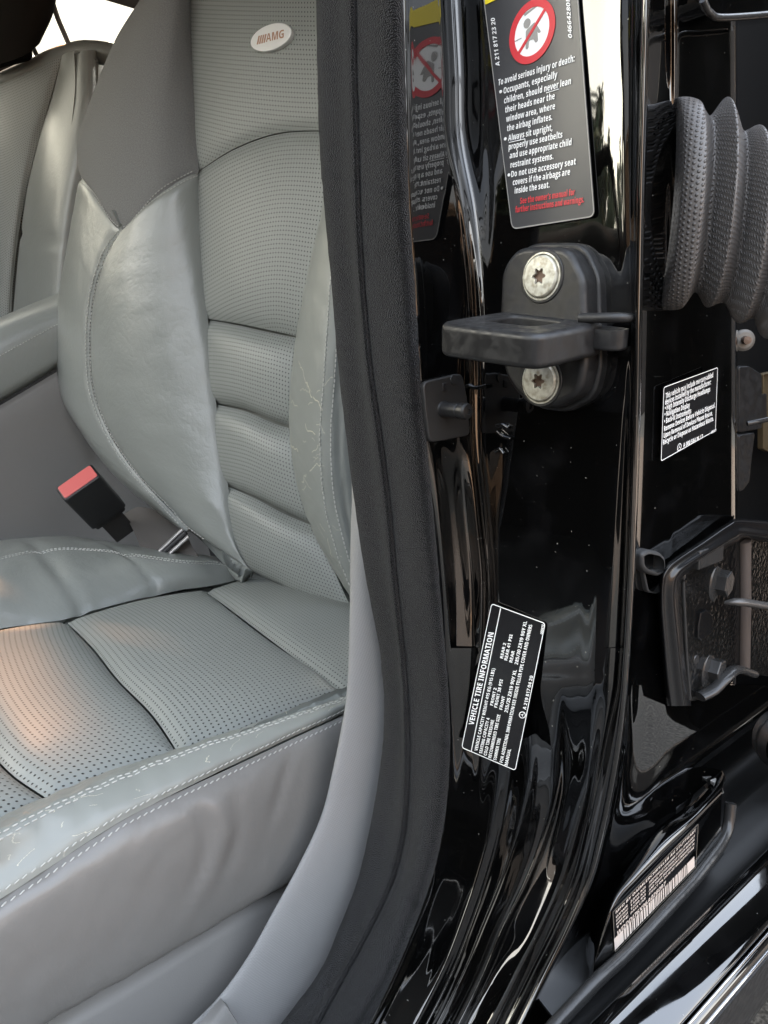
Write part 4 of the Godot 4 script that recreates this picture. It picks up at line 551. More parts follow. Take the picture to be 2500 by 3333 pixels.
func passenger_seat() -> void:
	var s := thing("passenger_seat", "grey leather passenger seat partly hidden behind the driver's backrest", "car seat", V(560,300,-1350))
	obj("bolster", skin_shape(skin([rl([535.61,1166,-1454.78, 522.81,1111.46,-1473.11, 504.76,1047.77,-1503.39, 487.25,977.24,-1529.85, 478.45,934.85,-1540.81, 463,847.45,-1555.75, 446.16,740.7,-1568.17, 435.71,673.33,-1575.5]),
		rl([533.44,1159.58,-1401.67, 517.92,1094,-1395.55, 500.98,1030.71,-1411.35, 485.09,962.56,-1428.27, 476.89,922.38,-1438.26, 463.29,839.47,-1449.4, 448.46,738.45,-1458, 440.1,674.77,-1466.31]),
		rl([542.1,1150.24,-1345.26, 529.98,1081.94,-1328.47, 517.9,1018.88,-1330.47, 504.62,952.54,-1340.52, 496.94,913.84,-1349.53, 483.08,834.23,-1362.53, 470.15,737.07,-1372.71, 462.59,675.61,-1385.2]),
		rl([622.76,1196.33,-1473.06, 619.67,1126.36,-1458.49, 611.49,1056.39,-1458.49, 600.05,982.18,-1466.34, 591.66,938.9,-1475.87, 577.72,849.72,-1485.87, 562.54,741.24,-1492.98, 552.2,672.98,-1499.71])], {"nu": 8, "nv": 50, "sink": 0.006, "edge": 0.007, "sides": "l", "bump": func(u, v, fu, fv): return -0.003 * exp(-pow((v - 0.305) / 0.006, 2.0)) * (1.0 - smoothstep(0.4, 0.6, fu))}), 0.03), M.leather_fine, s)
	obj("centre_panel", skin_shape(skin([rl([435,1129.97,-1730.2, 430.74,1049.87,-1715.58, 423.21,983.16,-1714.8, 403.01,847.84,-1727.27, 378.01,671.78,-1739.86]),
		rl([457.48,1139.62,-1654.89, 451.88,1055.59,-1637.08, 442.94,974.74,-1635.62, 423.75,843.39,-1646.54, 400.82,672.59,-1660.68]),
		rl([481.96,1144.02,-1583.57, 471.4,1063.08,-1575.26, 460.28,980.95,-1579.57, 440.49,840.34,-1589.11, 421.65,673.19,-1598.49]),
		rl([511.37,1155.12,-1508.96, 497.92,1071.58,-1516.62, 481.55,997.04,-1538.46, 457.68,847.38,-1559.49, 431.65,673.3,-1581.39]),
		rl([535.24,1166.2,-1455.9, 513.88,1083.86,-1489.41, 486.84,977.36,-1531.07, 462.57,847.51,-1557.01, 435.26,673.32,-1576.8])], {"nu": 8, "nv": 40, "sink": 0.006, "edge": 0.007, "sides": "r"}), 0.03), M.perf, s)
	obj("top_roll", tube(along(rl([445.69,1138.31,-1773.85, 483,1152.81,-1672.12, 526.25,1166.96,-1553.28, 547.95,1172.96,-1484.69, 571.15,1171.69,-1417.99, 596.68,1152.87,-1347.33]), 24), 0.018, 12), M.leather_fine, s)
	# headrest on its two steel posts
	var h := obj("headrest", skin_shape(skin([rl([451.66,1381.77,-1766.75, 438.86,1269.99,-1765.97, 430.48,1196.8,-1765.45]), rl([441.89,1348.3,-1669.22, 427.54,1239.1,-1659.4, 426.34,1177.31,-1685.05]), rl([476.94,1313.68,-1528.91, 464.24,1217.28,-1518.68, 467.03,1162.88,-1549.68]), rl([511.7,1299.43,-1453.41, 498.79,1223.12,-1459.07, 493.66,1169.97,-1495.96]), rl([545.89,1310.76,-1459.5, 535.49,1240.83,-1465.84, 518.88,1192.15,-1497.05]), rl([577.29,1354.29,-1570.06, 566.12,1287.65,-1579.69, 542.61,1230.81,-1599.31])], {"nu": 6, "nv": 24}), 0.04), M.dark_leather, s)
	for q in [rl([549.88,1269.87,-1505.87, 551.66,1237.21,-1489.87, 556.02,1204.88,-1472.32, 560.35,1168.79,-1453.6]), rl([524.97,1212.56,-1557.88, 526.67,1197.07,-1547.84, 529.88,1179.13,-1538.4, 532.82,1150.86,-1526.26])]:
		obj("post", tube(along(q, 10), 0.0042, 10), M.steel, h)

func console() -> void:
	var c := thing("centre_console", "grey centre console with padded leather armrest lid", "console", V(310,300,-1060))
	var lid := skin([rl([266.21,672.98,-1270, 345.64,719.25,-1270, 429.07,762.05,-1270, 467.99,783.07,-1270]), rl([257.01,685.33,-1220, 332.97,727.54,-1220, 412.43,762.28,-1220, 449.57,779.8,-1220]), rl([243.69,680.09,-1160, 315.96,720.05,-1160, 391.32,750.32,-1160, 426.67,766.85,-1160]), rl([236.92,667.07,-1135, 307.78,706.35,-1135, 381.97,739.26,-1135, 416.59,755.29,-1135]), rl([232.53,646.98,-1125, 302.78,684.08,-1125, 377.11,722.79,-1125, 411.6,739.69,-1125]), rl([227.88,605.83,-1125, 298.35,641.01,-1125, 373.3,681.48,-1125, 408.06,699.05,-1125]), rl([226.73,586.34,-1130, 297.77,622.3,-1130, 373.32,663.64,-1130, 408.36,681.67,-1130]), rl([229.78,575.8,-1150, 302.2,612.76,-1150, 379.21,655.22,-1150, 414.95,674.12,-1150])], {"nu": 6, "nv": 30})
	var lid_ := obj("armrest_lid", skin_shape(lid, 0.004), M.leather_fine, c)
	var st := Shape.new()
	stitch_row(st, lid, 0.60, 0, 0.60, 1, 0.0)
	obj("stitching", st, M.thread, lid_, "", true)
	obj("side_panel", skin_shape(skin([rl([204.54,558.02,-1142, 299.65,608.99,-1142, 376.1,650.37,-1142, 476.14,704.37,-1142]), rl([202.42,549.8,-1136, 297.04,599.5,-1136, 373.17,640.35,-1136, 472.8,693.66,-1136]), rl([197.7,510.81,-1135, 289.78,531.56,-1135, 392.42,554.7,-1135, 522.64,579.65,-1135]), rl([188.78,430.73,-1137, 280.3,434.31,-1137, 410.62,441.16,-1137, 578.44,439.23,-1137]), rl([180.51,354.54,-1140, 270.73,333.59,-1140, 428.65,296.91,-1140, 621.7,252.07,-1140])], {"nu": 6, "nv": 24}), 0.004), M.console, c)
	# carpeted seat rail behind the buckle
	var r := thing("seat_rail", "dusty grey seat rail with pale steel end beside the belt buckle", "seat rail", V(410.64,452.63,-928.04))
	obj("cover", skin_shape(skin([rl([393.75,471.63,-975.72, 409.89,480.61,-964.35, 429.81,474.62,-945.16, 444.14,464.37,-902.36]), rl([388.57,455.1,-934.43, 402.91,460.91,-923.67, 415.76,457.58,-897.85, 431.81,448.66,-867.55]), rl([389.24,428.82,-912.31, 402.87,431.58,-887.65, 419.64,428.72,-858.54, 431.67,425.97,-833.61])], {"nu": 4, "nv": 12}), 0.01), mat(lin(0.11, 0.10, 0.09), 0.9), r)
	obj("rail_end", tube(rl([395.31,441.34,-876.77, 420.9,467.68,-862.39]), 0.005, 8, null, Vector3.UP, 0.5), M.steel, r)
	obj("rail_slot", tube(rl([396.59,438.8,-870.81, 422.02,464.5,-856.38]), 0.0035, 8), M.black, r)
	obj("rail_edge", tube(rl([399.92,438.78,-862.46, 422.16,461.04,-849.77]), 0.005, 8, null, Vector3.UP, 0.5), M.steel, r)
	# belt buckle
	var b := thing("belt_buckle", "black seat belt buckle with red release button beside the cushion", "belt buckle", V(331.28,469.94,-907.23))
	var o: Vector3 = V(313.78,534.02,-907.8)
	var axis: Vector3 = (V(368.67,470.79,-949.72) - o).normalized()
	var across: Vector3 = (V(337,547.76,-905.29) - V(294.06,523.85,-915.12))
	var f := Transform3D(Basis(across.normalized(), axis.cross(across).normalized(), -axis), o)
	f.basis.x = f.basis.y.cross(f.basis.z)
	var hw := across.length() * 500.0
	obj("housing", slab(rounded([Vector2(-hw, -13), Vector2(hw, -13), Vector2(hw, 13), Vector2(-hw, 13)], 5.0), f, -70, 0, 2.5), M.black, b)
	obj("button", slab(rounded([Vector2(-hw + 2.5, -10.5), Vector2(hw - 2.5, -10.5), Vector2(hw - 2.5, 10.5), Vector2(-hw + 2.5, 10.5)], 3.0), f, -2, 1.2, 1.0), M.button, b)
	obj("collar", slab(rounded([Vector2(-hw * 0.86, -9), Vector2(hw * 0.86, -9), Vector2(hw * 0.86, 9), Vector2(-hw * 0.86, 9)], 4.0), f, -80, -60, 2.0), M.plastic, b)
	obj("strap", slab(rounded([Vector2(-hw * 0.6, -3), Vector2(hw * 0.6, -3), Vector2(hw * 0.6, 3), Vector2(-hw * 0.6, 3)], 1.0), f, -130, -78, 1.0), M.cloth, b)

func seals() -> void:
	var fuzz := FastNoiseLite.new()
	fuzz.frequency = 120.0; fuzz.seed = 12
	tag(obj("door_seal", skin_shape(skin([rl([286.03,893.89,-379.09, 285.53,845.54,-378.13, 285.54,809.67,-377.43, 287.82,772.76,-376.6, 291.22,734.33,-375.72, 293.14,707.73,-375.15, 295.48,680.32,-374.57, 300.39,637.48,-373.63, 306.34,592.28,-372.65, 314.21,544.21,-371.6, 325.05,492.48,-370.45, 326.92,474.98,-370.14, 328.84,457.14,-369.83, 327.69,422.23,-369.42, 321.86,388.29,-369.21, 313.86,354.83,-369.08, 303.3,322.33,-369.05, 287.06,292.87,-369.27, 268.32,265.43,-369.62, 235.88,243.14,-370.56, 211.06,226.86,-371.33]),
		rl([266.32,881.86,-357.28, 266.2,836.71,-356.95, 266.47,803.14,-356.71, 268.92,768.51,-356.42, 272.45,732.37,-356.12, 274.47,707.29,-355.93, 276.89,681.41,-355.73, 281.88,640.86,-355.41, 287.89,597.95,-355.08, 295.75,552.17,-354.73, 306.51,502.73,-354.33, 308.41,485.98,-354.23, 310.35,468.91,-354.12, 309.42,435.53,-353.99, 303.96,403.12,-353.91, 296.38,371.18,-353.87, 286.33,340.21,-353.86, 270.79,312.27,-353.94, 252.83,286.35,-354.05, 221.71,265.77,-354.37, 197.93,250.84,-354.63]),
		rl([258.35,876.77,-347.73, 258.4,832.98,-347.66, 258.78,800.37,-347.61, 261.31,766.71,-347.55, 264.9,731.54,-347.49, 266.96,707.11,-347.45, 269.43,681.87,-347.41, 274.47,642.29,-347.35, 280.5,600.34,-347.28, 288.37,555.54,-347.21, 299.1,507.06,-347.13, 301.02,490.64,-347.11, 302.98,473.89,-347.09, 302.15,441.16,-347.06, 296.84,409.39,-347.04, 289.45,378.1,-347.03, 279.62,347.77,-347.03, 264.36,320.48,-347.05, 246.74,295.21,-347.07, 216.15,275.35,-347.14, 192.81,260.99,-347.19]),
		rl([254.64,872.91,-338.46, 254.89,830.15,-338.52, 255.4,798.27,-338.57, 257.93,765.34,-338.63, 261.57,730.9,-338.69, 263.67,706.97,-338.73, 266.15,682.23,-338.77, 271.22,643.4,-338.84, 277.27,602.23,-338.91, 285.02,558.23,-338.98, 295.43,510.64,-339.06, 297.36,494.5,-339.08, 299.32,478.02,-339.1, 298.72,445.79,-339.13, 293.77,414.46,-339.14, 286.68,383.63,-339.15, 277.03,353.82,-339.15, 262.03,327.02,-339.14, 244.7,302.22,-339.11, 215.01,282.55,-339.06, 192.24,268.38,-339.01]),
		rl([254.2,868.56,-324.74, 254.79,826.96,-324.85, 255.52,795.9,-324.94, 257.92,763.76,-325.03, 261.59,730.16,-325.13, 263.72,706.8,-325.2, 266.16,682.65,-325.26, 271.27,644.72,-325.37, 277.29,604.48,-325.48, 284.58,561.55,-325.6, 293.98,515.27,-325.73, 295.91,499.5,-325.77, 297.87,483.41,-325.8, 297.82,451.75,-325.84, 293.75,420.84,-325.87, 287.33,390.45,-325.88, 277.9,361.27,-325.89, 263.27,335.03,-325.86, 246.38,310.72,-325.83, 218.72,290.53,-325.75, 197.12,276.11,-325.68]),
		rl([251.67,864.06,-312.35, 252.33,823.65,-312.76, 253.23,793.45,-312.9, 254.67,762.11,-313.67, 257.45,729.39,-314.57, 259.69,706.63,-314.55, 262.44,683.09,-314.3, 268.46,646.12,-313.63, 274.69,606.88,-313.51, 280.25,565.11,-314.6, 287.23,520.33,-315.69, 288.98,504.98,-315.87, 290.76,489.31,-316.05, 291.84,458.26,-315.72, 290.46,427.72,-314.38, 286.37,397.76,-313.1, 277.17,369.27,-313.1, 261.04,343.6,-314.76, 242.46,319.8,-316.64, 219.08,298.75,-315.06, 198.73,283.85,-315.18]),
		rl([253.31,864.29,-311.67, 254,823.82,-312.03, 254.92,793.57,-312.15, 256.38,762.19,-312.88, 259.2,729.43,-313.74, 261.46,706.64,-313.69, 264.22,683.07,-313.41, 270.29,646.05,-312.69, 276.56,606.77,-312.52, 282.17,564.96,-313.56, 289.2,520.13,-314.59, 290.96,504.76,-314.75, 292.76,489.08,-314.92, 293.86,458,-314.55, 292.5,427.44,-313.2, 288.42,397.45,-311.9, 279.2,368.93,-311.9, 263.05,343.23,-313.58, 244.43,319.4,-315.48, 220.99,298.32,-313.94, 200.59,283.39,-314.1]),
		rl([255.32,865.17,-312.77, 255.99,824.47,-313.08, 256.9,794.05,-313.15, 258.36,762.51,-313.84, 261.17,729.57,-314.64, 263.43,706.67,-314.57, 266.2,682.99,-314.25, 272.29,645.81,-313.47, 278.57,606.36,-313.23, 284.19,564.38,-314.21, 291.24,519.38,-315.18, 293,503.96,-315.32, 294.81,488.22,-315.46, 295.91,457.03,-315.06, 294.53,426.35,-313.68, 290.43,396.25,-312.37, 281.18,367.62,-312.37, 264.97,341.81,-314.06, 246.27,317.87,-315.99, 222.74,296.66,-314.5, 202.26,281.64,-314.71]),
		rl([254.04,863.83,-309.53, 254.79,823.48,-309.88, 255.75,793.32,-309.99, 257.26,762.03,-310.71, 260.12,729.35,-311.55, 262.41,706.62,-311.49, 265.21,683.12,-311.2, 271.33,646.18,-310.47, 277.65,606.99,-310.27, 283.33,565.27,-311.28, 290.43,520.52,-312.28, 292.21,505.19,-312.43, 294.03,489.54,-312.59, 295.17,458.51,-312.21, 293.84,428.01,-310.84, 289.78,398.08,-309.54, 280.59,369.61,-309.54, 264.45,343.97,-311.22, 245.84,320.2,-313.13, 222.39,299.19,-311.62, 201.99,284.31,-311.8]),
		rl([253.32,862.44,-305.66, 254.16,822.46,-306.04, 255.18,792.57,-306.17, 256.76,761.54,-306.91, 259.69,729.13,-307.77, 262.03,706.57,-307.73, 264.87,683.24,-307.46, 271.04,646.57,-306.75, 277.43,607.65,-306.58, 283.18,566.18,-307.61, 290.36,521.7,-308.61, 292.17,506.46,-308.77, 294.02,490.9,-308.92, 295.21,460.05,-308.55, 293.92,429.72,-307.2, 289.91,399.96,-305.91, 280.78,371.68,-305.91, 264.72,346.21,-307.58, 246.19,322.62,-309.47, 222.81,301.8,-307.96, 202.47,287.08,-308.13]),
		rl([250.64,857.09,-290.64, 252.1,818.54,-290.9, 253.37,789.65,-291.09, 255.48,759.6,-291.3, 259.26,728.22,-291.53, 261.46,706.37,-291.67, 263.83,683.76,-291.82, 269.03,648.19,-292.06, 274.98,610.41,-292.3, 281.18,570.24,-292.55, 288.14,527.33,-292.81, 290.06,512.54,-292.89, 292.02,497.44,-292.96, 293.32,467.3,-293.08, 291.45,437.49,-293.16, 286.69,408.29,-293.21, 277.83,380.78,-293.22, 264.16,355.99,-293.17, 248.4,333.02,-293.09, 225.79,311.64,-292.95, 207.14,296.66,-292.82]),
		rl([252.52,855.36,-283.41, 254.2,817.27,-283.62, 255.6,788.71,-283.77, 257.56,758.96,-283.92, 261.33,727.92,-284.1, 263.54,706.3,-284.21, 265.85,683.93,-284.33, 271.06,648.76,-284.51, 276.96,611.4,-284.7, 282.76,571.75,-284.89, 288.87,529.58,-285.08, 290.78,514.99,-285.14, 292.73,500.09,-285.2, 294.45,470.19,-285.3, 293.26,440.47,-285.36, 289,411.4,-285.41, 280.23,384.18,-285.41, 266.78,359.62,-285.38, 251.27,336.82,-285.32, 230.2,314.72,-285.21, 212.4,299.31,-285.12]),
		rl([256.64,856.29,-282.81, 258.37,817.95,-282.89, 259.8,789.21,-282.95, 261.64,759.26,-283.01, 265.38,728.05,-283.08, 267.55,706.33,-283.12, 269.81,683.86,-283.17, 274.99,648.55,-283.24, 280.84,611.06,-283.31, 286.39,571.35,-283.38, 291.99,529.24,-283.46, 293.88,514.63,-283.48, 295.81,499.72,-283.5, 297.73,469.71,-283.54, 296.89,439.81,-283.57, 292.85,410.57,-283.59, 284.06,383.28,-283.59, 270.62,358.6,-283.57, 255.14,335.66,-283.55, 234.79,312.89,-283.51, 217.35,297.02,-283.48]),
		rl([260.82,858.29,-285.67, 262.51,819.42,-285.62, 263.9,790.29,-285.59, 265.66,759.97,-285.56, 269.35,728.37,-285.52, 271.5,706.4,-285.49, 273.72,683.69,-285.47, 278.87,648,-285.43, 284.67,610.15,-285.39, 290.11,570.1,-285.34, 295.51,527.67,-285.3, 297.38,512.96,-285.29, 299.3,497.94,-285.28, 301.26,467.68,-285.26, 300.49,437.5,-285.24, 296.48,407.99,-285.23, 287.61,380.45,-285.23, 274.08,355.52,-285.24, 258.51,332.32,-285.25, 238.28,309.09,-285.27, 220.85,292.88,-285.29]),
		rl([267.8,862.92,-294.58, 269.32,822.81,-294.32, 270.59,792.81,-294.13, 272.22,761.6,-293.94, 275.81,729.13,-293.72, 277.89,706.57,-293.58, 280.04,683.27,-293.44, 285.09,646.7,-293.21, 290.81,607.97,-292.98, 296.16,567.04,-292.76, 301.46,523.73,-292.54, 303.3,508.72,-292.47, 305.18,493.41,-292.39, 307.06,462.57,-292.27, 306.17,431.8,-292.18, 302,401.7,-292.12, 292.94,373.58,-292.12, 279.16,348.06,-292.16, 263.32,324.27,-292.23, 242.75,300.38,-292.35, 225.03,283.66,-292.47])], {"nu": 4, "nv": 180, "lead": UPWARD, "tail": FORWARD, "bump": func(u, v, fu, fv): return 0.0004 * fuzz.get_noise_2d(u, v)}), 0.002), M.velvet), "charcoal velvet covered door seal curving down the doorway edge", "door seal")
	tag(obj("pillar_trim", skin_shape(skin([rl([307.96,661.96,-390.7, 312.01,640.88,-390.39, 313.62,625.57,-390.21, 314.32,600.77,-389.96, 312.48,563,-389.67, 310.65,505.79,-389.23, 307.83,462.09,-388.93, 303.3,437.28,-388.84, 294.53,404.85,-388.78, 283.73,373.1,-388.78, 265.26,345.04,-388.98, 241.56,316.87,-389.32, 222.43,294.67,-389.61, 200.6,276.91,-390.01, 178.43,267.05,-390.51, 160.65,261.98,-390.96]),
		rl([293.77,663.58,-374.99, 297.82,643.36,-374.94, 299.46,628.67,-374.91, 300.27,604.86,-374.87, 298.66,568.57,-374.83, 297.15,513.51,-374.76, 294.6,471.42,-374.71, 290.3,447.52,-374.69, 281.89,416.33,-374.68, 271.52,385.81,-374.68, 253.68,358.98,-374.72, 230.77,332.17,-374.77, 212.3,311.08,-374.82, 191.22,294.37,-374.88, 169.81,285.34,-374.96, 152.67,280.86,-375.03]),
		rl([291.69,663.81,-372.79, 295.74,643.71,-372.78, 297.38,629.11,-372.78, 298.21,605.44,-372.77, 296.63,569.36,-372.76, 295.16,514.62,-372.74, 292.65,472.75,-372.73, 288.38,448.99,-372.72, 280.03,417.97,-372.72, 269.72,387.63,-372.72, 251.96,360.97,-372.73, 229.17,334.36,-372.74, 210.79,313.43,-372.75, 189.83,296.86,-372.77, 168.53,287.95,-372.79, 151.48,283.55,-372.8]),
		rl([289.8,664.23,-370.05, 293.86,644.1,-370.06, 295.55,629.6,-370.07, 296.61,606.05,-370.07, 295.47,570.13,-370.07, 294.8,515.78,-370.09, 292.89,473.72,-370.11, 288.88,449.45,-370.12, 280.9,418.18,-370.14, 270.88,387.59,-370.15, 253.74,360.59,-370.19, 231.58,333.78,-370.22, 213.31,312.82,-370.23, 192.25,296.47,-370.2, 171.09,287.65,-370.2, 154.15,283.38,-370.19]),
		rl([287.23,665.28,-365.46, 291.32,644.71,-365.45, 293.17,630.35,-365.45, 295.1,606.94,-365.43, 295.6,571.07,-365.41, 298,517.48,-365.41, 298.39,474.07,-365.44, 295.4,447.41,-365.48, 288.78,414.66,-365.54, 279.77,382.56,-365.6, 264.93,353.71,-365.74, 245.03,325.61,-365.91, 226.96,304.08,-365.95, 205.28,288.19,-365.92, 184.4,279.45,-365.95, 167.65,275.48,-365.98]),
		rl([285.3,666.73,-360.86, 289.45,645.27,-360.78, 291.55,631.03,-360.74, 294.91,607.68,-360.66, 298.12,571.62,-360.55, 305.61,518.92,-360.42, 309.89,472.95,-360.36, 308.59,442.08,-360.36, 304.28,406.58,-360.38, 296.95,371.72,-360.41, 286.06,339.47,-360.56, 270.06,308.95,-360.75, 252.28,286.26,-360.84, 229.37,270.99,-360.88, 208.92,262.29,-361.01, 192.43,258.74,-361.11]),
		rl([285.48,667.6,-359.49, 289.68,645.38,-359.34, 291.97,631.16,-359.24, 296.39,607.72,-359.08, 301.62,571.33,-358.87, 312.97,519.06,-358.53, 320.22,470.97,-358.28, 320.23,436.74,-358.16, 317.68,398.98,-358.05, 311.65,361.82,-357.99, 303.84,326.8,-357.95, 290.94,294.28,-357.96, 273.36,270.58,-358.05, 249.4,255.69,-358.24, 229.26,246.94,-358.42, 212.96,243.7,-358.59])], {"nu": 6, "nv": 90, "tail": FORWARD}), 0.003), M.trim), "light grey grained plastic trim strip between seat and velvet seal", "trim")
	tag(obj("sill_plate", skin_shape(skin([rl([184.94,301.36,-366, 173.13,294.25,-366, 148.08,281.58,-366]), rl([184.3,302.41,-358, 173.39,292.93,-358, 152.98,281.38,-358]), rl([189.17,289.47,-352, 180.35,279.94,-352, 164.11,268.05,-352])], {"nu": 4, "nv": 10}), 0.004), M.console), "smooth grey sill cover end at the foot of the trim strip", "sill cover")

func striker() -> void:
	# mounted on the jamb, which faces forward: the frame's z points forward, its x outboard
	var t := thing("door_striker", "black plastic coated door striker bolted to the pillar", "door striker", V(305,703.99,-235.1))
	var f := Transform3D(Basis(Vector3(0, 0, 1), Vector3.UP, Vector3(-1, 0, 0)), V(310, 0, 0))
	var q := rounded([Vector2(-246.2,742.4),Vector2(-239.1,743.4),Vector2(-217.3,741.5),Vector2(-211.7,737.7),Vector2(-204.8,726.8),Vector2(-202.6,705.7),Vector2(-201.0,686.7),Vector2(-203.0,676.4),Vector2(-206.4,671.9),Vector2(-218.7,665.4),Vector2(-234.5,665.8),Vector2(-244.6,673.2),Vector2(-250.1,679.7),Vector2(-254.2,691.2),Vector2(-255.7,712.5),Vector2(-255.3,731.0),Vector2(-252.2,737.2)], 4.0, 3)
	obj("base_plate", slab(q, f, -1, 5.0, 1.6), M.plastic, t)
	var q2 := PackedVector2Array()
	for v in q: q2.append(v * 0.94 + Vector2(-13.8,42.3))
	obj("cover", slab(q2, f, 4.5, 14.5, 3.2), M.plastic, t)
	# the loop: a thick bar round a slot, seen from above in plan (x outboard, y forward)
	var lo := 702.6
	var dip := deg_to_rad(7.7)
	var roll := deg_to_rad(-6.2)
	var out := Vector3(0, sin(roll), cos(roll))
	var fore := Vector3(-cos(dip), -sin(dip), 0)
	fore = (fore - out * fore.dot(out)).normalized()
	var g := Transform3D(Basis(out, fore, out.cross(fore)), V(303, lo, -225.5)) * Transform3D(Basis.IDENTITY, V(225.5, 303, 0))
	var plan := [Vector2(-253.0,-303.0),Vector2(-255.0,-268.0),Vector2(-254.5,-257.0),Vector2(-250.0,-253.2),Vector2(-228.0,-254.0),Vector2(-205.0,-256.0),Vector2(-200.0,-258.0),Vector2(-198.5,-263.0),Vector2(-198.0,-283.0),Vector2(-198.0,-303.0)]
	var hole := [Vector2(-242.0,-293.0),Vector2(-242.5,-280.0),Vector2(-242.0,-274.0),Vector2(-238.0,-271.5),Vector2(-228.0,-271.5),Vector2(-219.0,-272.0),Vector2(-215.0,-274.0),Vector2(-213.5,-277.0),Vector2(-213.0,-285.0),Vector2(-213.0,-293.0)]
	var lp := rounded(plan, 5.0, 3)
	var li := rounded(hole, 5.0, 3)
	obj("loop", ring(lp, li, g, -7.5, 7.5, 3.0), M.plastic, t)
	# hooked tail that wraps outboard
	var tail := Shape.new()
	tail = slab(rounded([Vector2(-206, -293), Vector2(-190, -295), Vector2(-187, -298), Vector2(-187, -305), Vector2(-206, -305)], 3.0), g, -5, 4, 1.6, tail)
	obj("tail", tail, M.plastic, t)
	obj("tail_rim", tube(along(rl([292.5,lo+5.5,-205, 294,lo+5.5,-194, 297,lo+5.5,-188, 304,lo+5.5,-187]), 12), 0.0022, 8), M.plastic, t)
	for y in [[-228.8,727.1],[-226.7,680.0]]:
		var sf := Transform3D(f.basis, V(310 - 14.5, y[1], y[0]))
		var sc := obj("screw", lathe([Vector2(10.6, 0), Vector2(10.6, 0.8), Vector2(9.9, 0.9), Vector2(9.7, -0.4), Vector2(9.4, 0.2), Vector2(9.2, 1.6), Vector2(8.6, 2.2), Vector2(4.6, 2.5)], sf, 36), M.zinc, t)
		var star := PackedVector2Array()
		for k in 36: star.append(Vector2(cos(k * TAU / 36), sin(k * TAU / 36)) * (3.1 + 0.75 * cos(k * TAU / 6)))
		obj("drive_rim", ring(circle(4.6, 36), star, sf, 1.0, 2.5, 0.0), M.zinc, sc)
		obj("drive_socket", slab(circle(3.6, 24), sf, 0.2, 0.6), M.rust, sc)
		obj("recess", ring(circle(12.0, 36), circle(10.5, 36), sf, -1.2, 0.6, 0.5), M.plastic, sc)

func switch_plate() -> void:
	var t := thing("door_contact", "small black plate with a rubber stop pin below the striker", "door contact", V(289.38,663.11,-283))
	var f := Transform3D(Basis.IDENTITY, V(0, 0, -284))
	var q := rounded([Vector2(271.1,678.0),Vector2(299.3,681.7),Vector2(304.0,668.0),Vector2(306.9,648.5),Vector2(276.2,647.0),Vector2(273.4,660.7)], 3.5, 3)
	obj("plate", slab(q, f, 0.5, 3.2, 0.8), M.plate, t)
	var c: Vector3 = V(285.62,663.71,-281)
	var pf := Transform3D(Basis.IDENTITY, c)
	obj("pin", lathe([Vector2(4.4, 0), Vector2(4.0, 1), Vector2(3.9, 11), Vector2(3.4, 11.6), Vector2(3.4, 12.6), Vector2(4.2, 13.2), Vector2(4.2, 16.5), Vector2(3.6, 17.6), Vector2(1.6, 18), Vector2(1.4, 17.2), Vector2(0, 17.2)], pf, 24), M.plastic, t)
	obj("notch", block(V(285.96,675.08,-280.6) + V(-1.6, -2, -1), V(285.96,675.08,-280.6) + V(1.6, 2, 0.5), 0.3), M.black, t)
	obj("screw", lathe([Vector2(0.1, 0.4), Vector2(2.4, 0.4), Vector2(2.6, -0.5)], Transform3D(Basis.IDENTITY, V(292.59,678.61,-280.5)), 14), M.plate, t)

# a label: base sheet on four corners (top left, top right, bottom right, bottom left), rounded, with a printed border
func label_base(t: Node3D, c: Array, rad: float, base: Material, border: Material, inset := 0.0, width := 0.0006) -> void:
	var wx: float = (c[1] - c[0]).length()
	var hy: float = (c[3] - c[0]).length()
	var at := func(x: float, y: float, z: float) -> Vector3:
		var u := x / wx
		var v := y / hy
		var p: Vector3 = c[0].lerp(c[1], u).lerp(c[3].lerp(c[2], u), v)
		var m: Vector3 = (c[1] - c[0]).cross(c[3] - c[0]).normalized()
		if m.dot(watch - p) < 0.0: m = -m
		return p + m * z
	var sh := Shape.new()
	var o := rounded([Vector2(0, 0), Vector2(wx, 0), Vector2(wx, hy), Vector2(0, hy)], rad, 6)
	var ids := Geometry2D.triangulate_polygon(o)
	var away: Vector3 = at.call(0, 0, 1) - at.call(0, 0, 0)
	for i in range(0, ids.size(), 3): sh.flat(at.call(o[ids[i]].x, o[ids[i]].y, 0), at.call(o[ids[i + 1]].x, o[ids[i + 1]].y, 0), at.call(o[ids[i + 2]].x, o[ids[i + 2]].y, 0), away)
	for i in o.size():
		var j := (i + 1) % o.size()
		var mid := (o[i] + o[j]) * 0.5 - Vector2(wx, hy) * 0.5
		sh.quad(at.call(o[i].x, o[i].y, 0), at.call(o[j].x, o[j].y, 0), at.call(o[j].x, o[j].y, -0.0004), at.call(o[i].x, o[i].y, -0.0004), at.call(mid.x, mid.y, 0) - at.call(0, 0, 0))
	obj("film", sh, base, t)
	var bs := Shape.new()
	var o1 := rounded([Vector2(inset, inset), Vector2(wx - inset, inset), Vector2(wx - inset, hy - inset), Vector2(inset, hy - inset)], rad, 6)
	var b := inset + width
	var o2 := rounded([Vector2(b, b), Vector2(wx - b, b), Vector2(wx - b, hy - b), Vector2(b, hy - b)], maxf(rad - width, 0.0002), 6)
	for i in o1.size():
		var j := (i + 1) % o1.size()
		bs.quad(at.call(o1[i].x, o1[i].y, 0.0002), at.call(o1[j].x, o1[j].y, 0.0002), at.call(o2[j].x, o2[j].y, 0.0002), at.call(o2[i].x, o2[i].y, 0.0002), away)
	obj("border", bs, border, t)

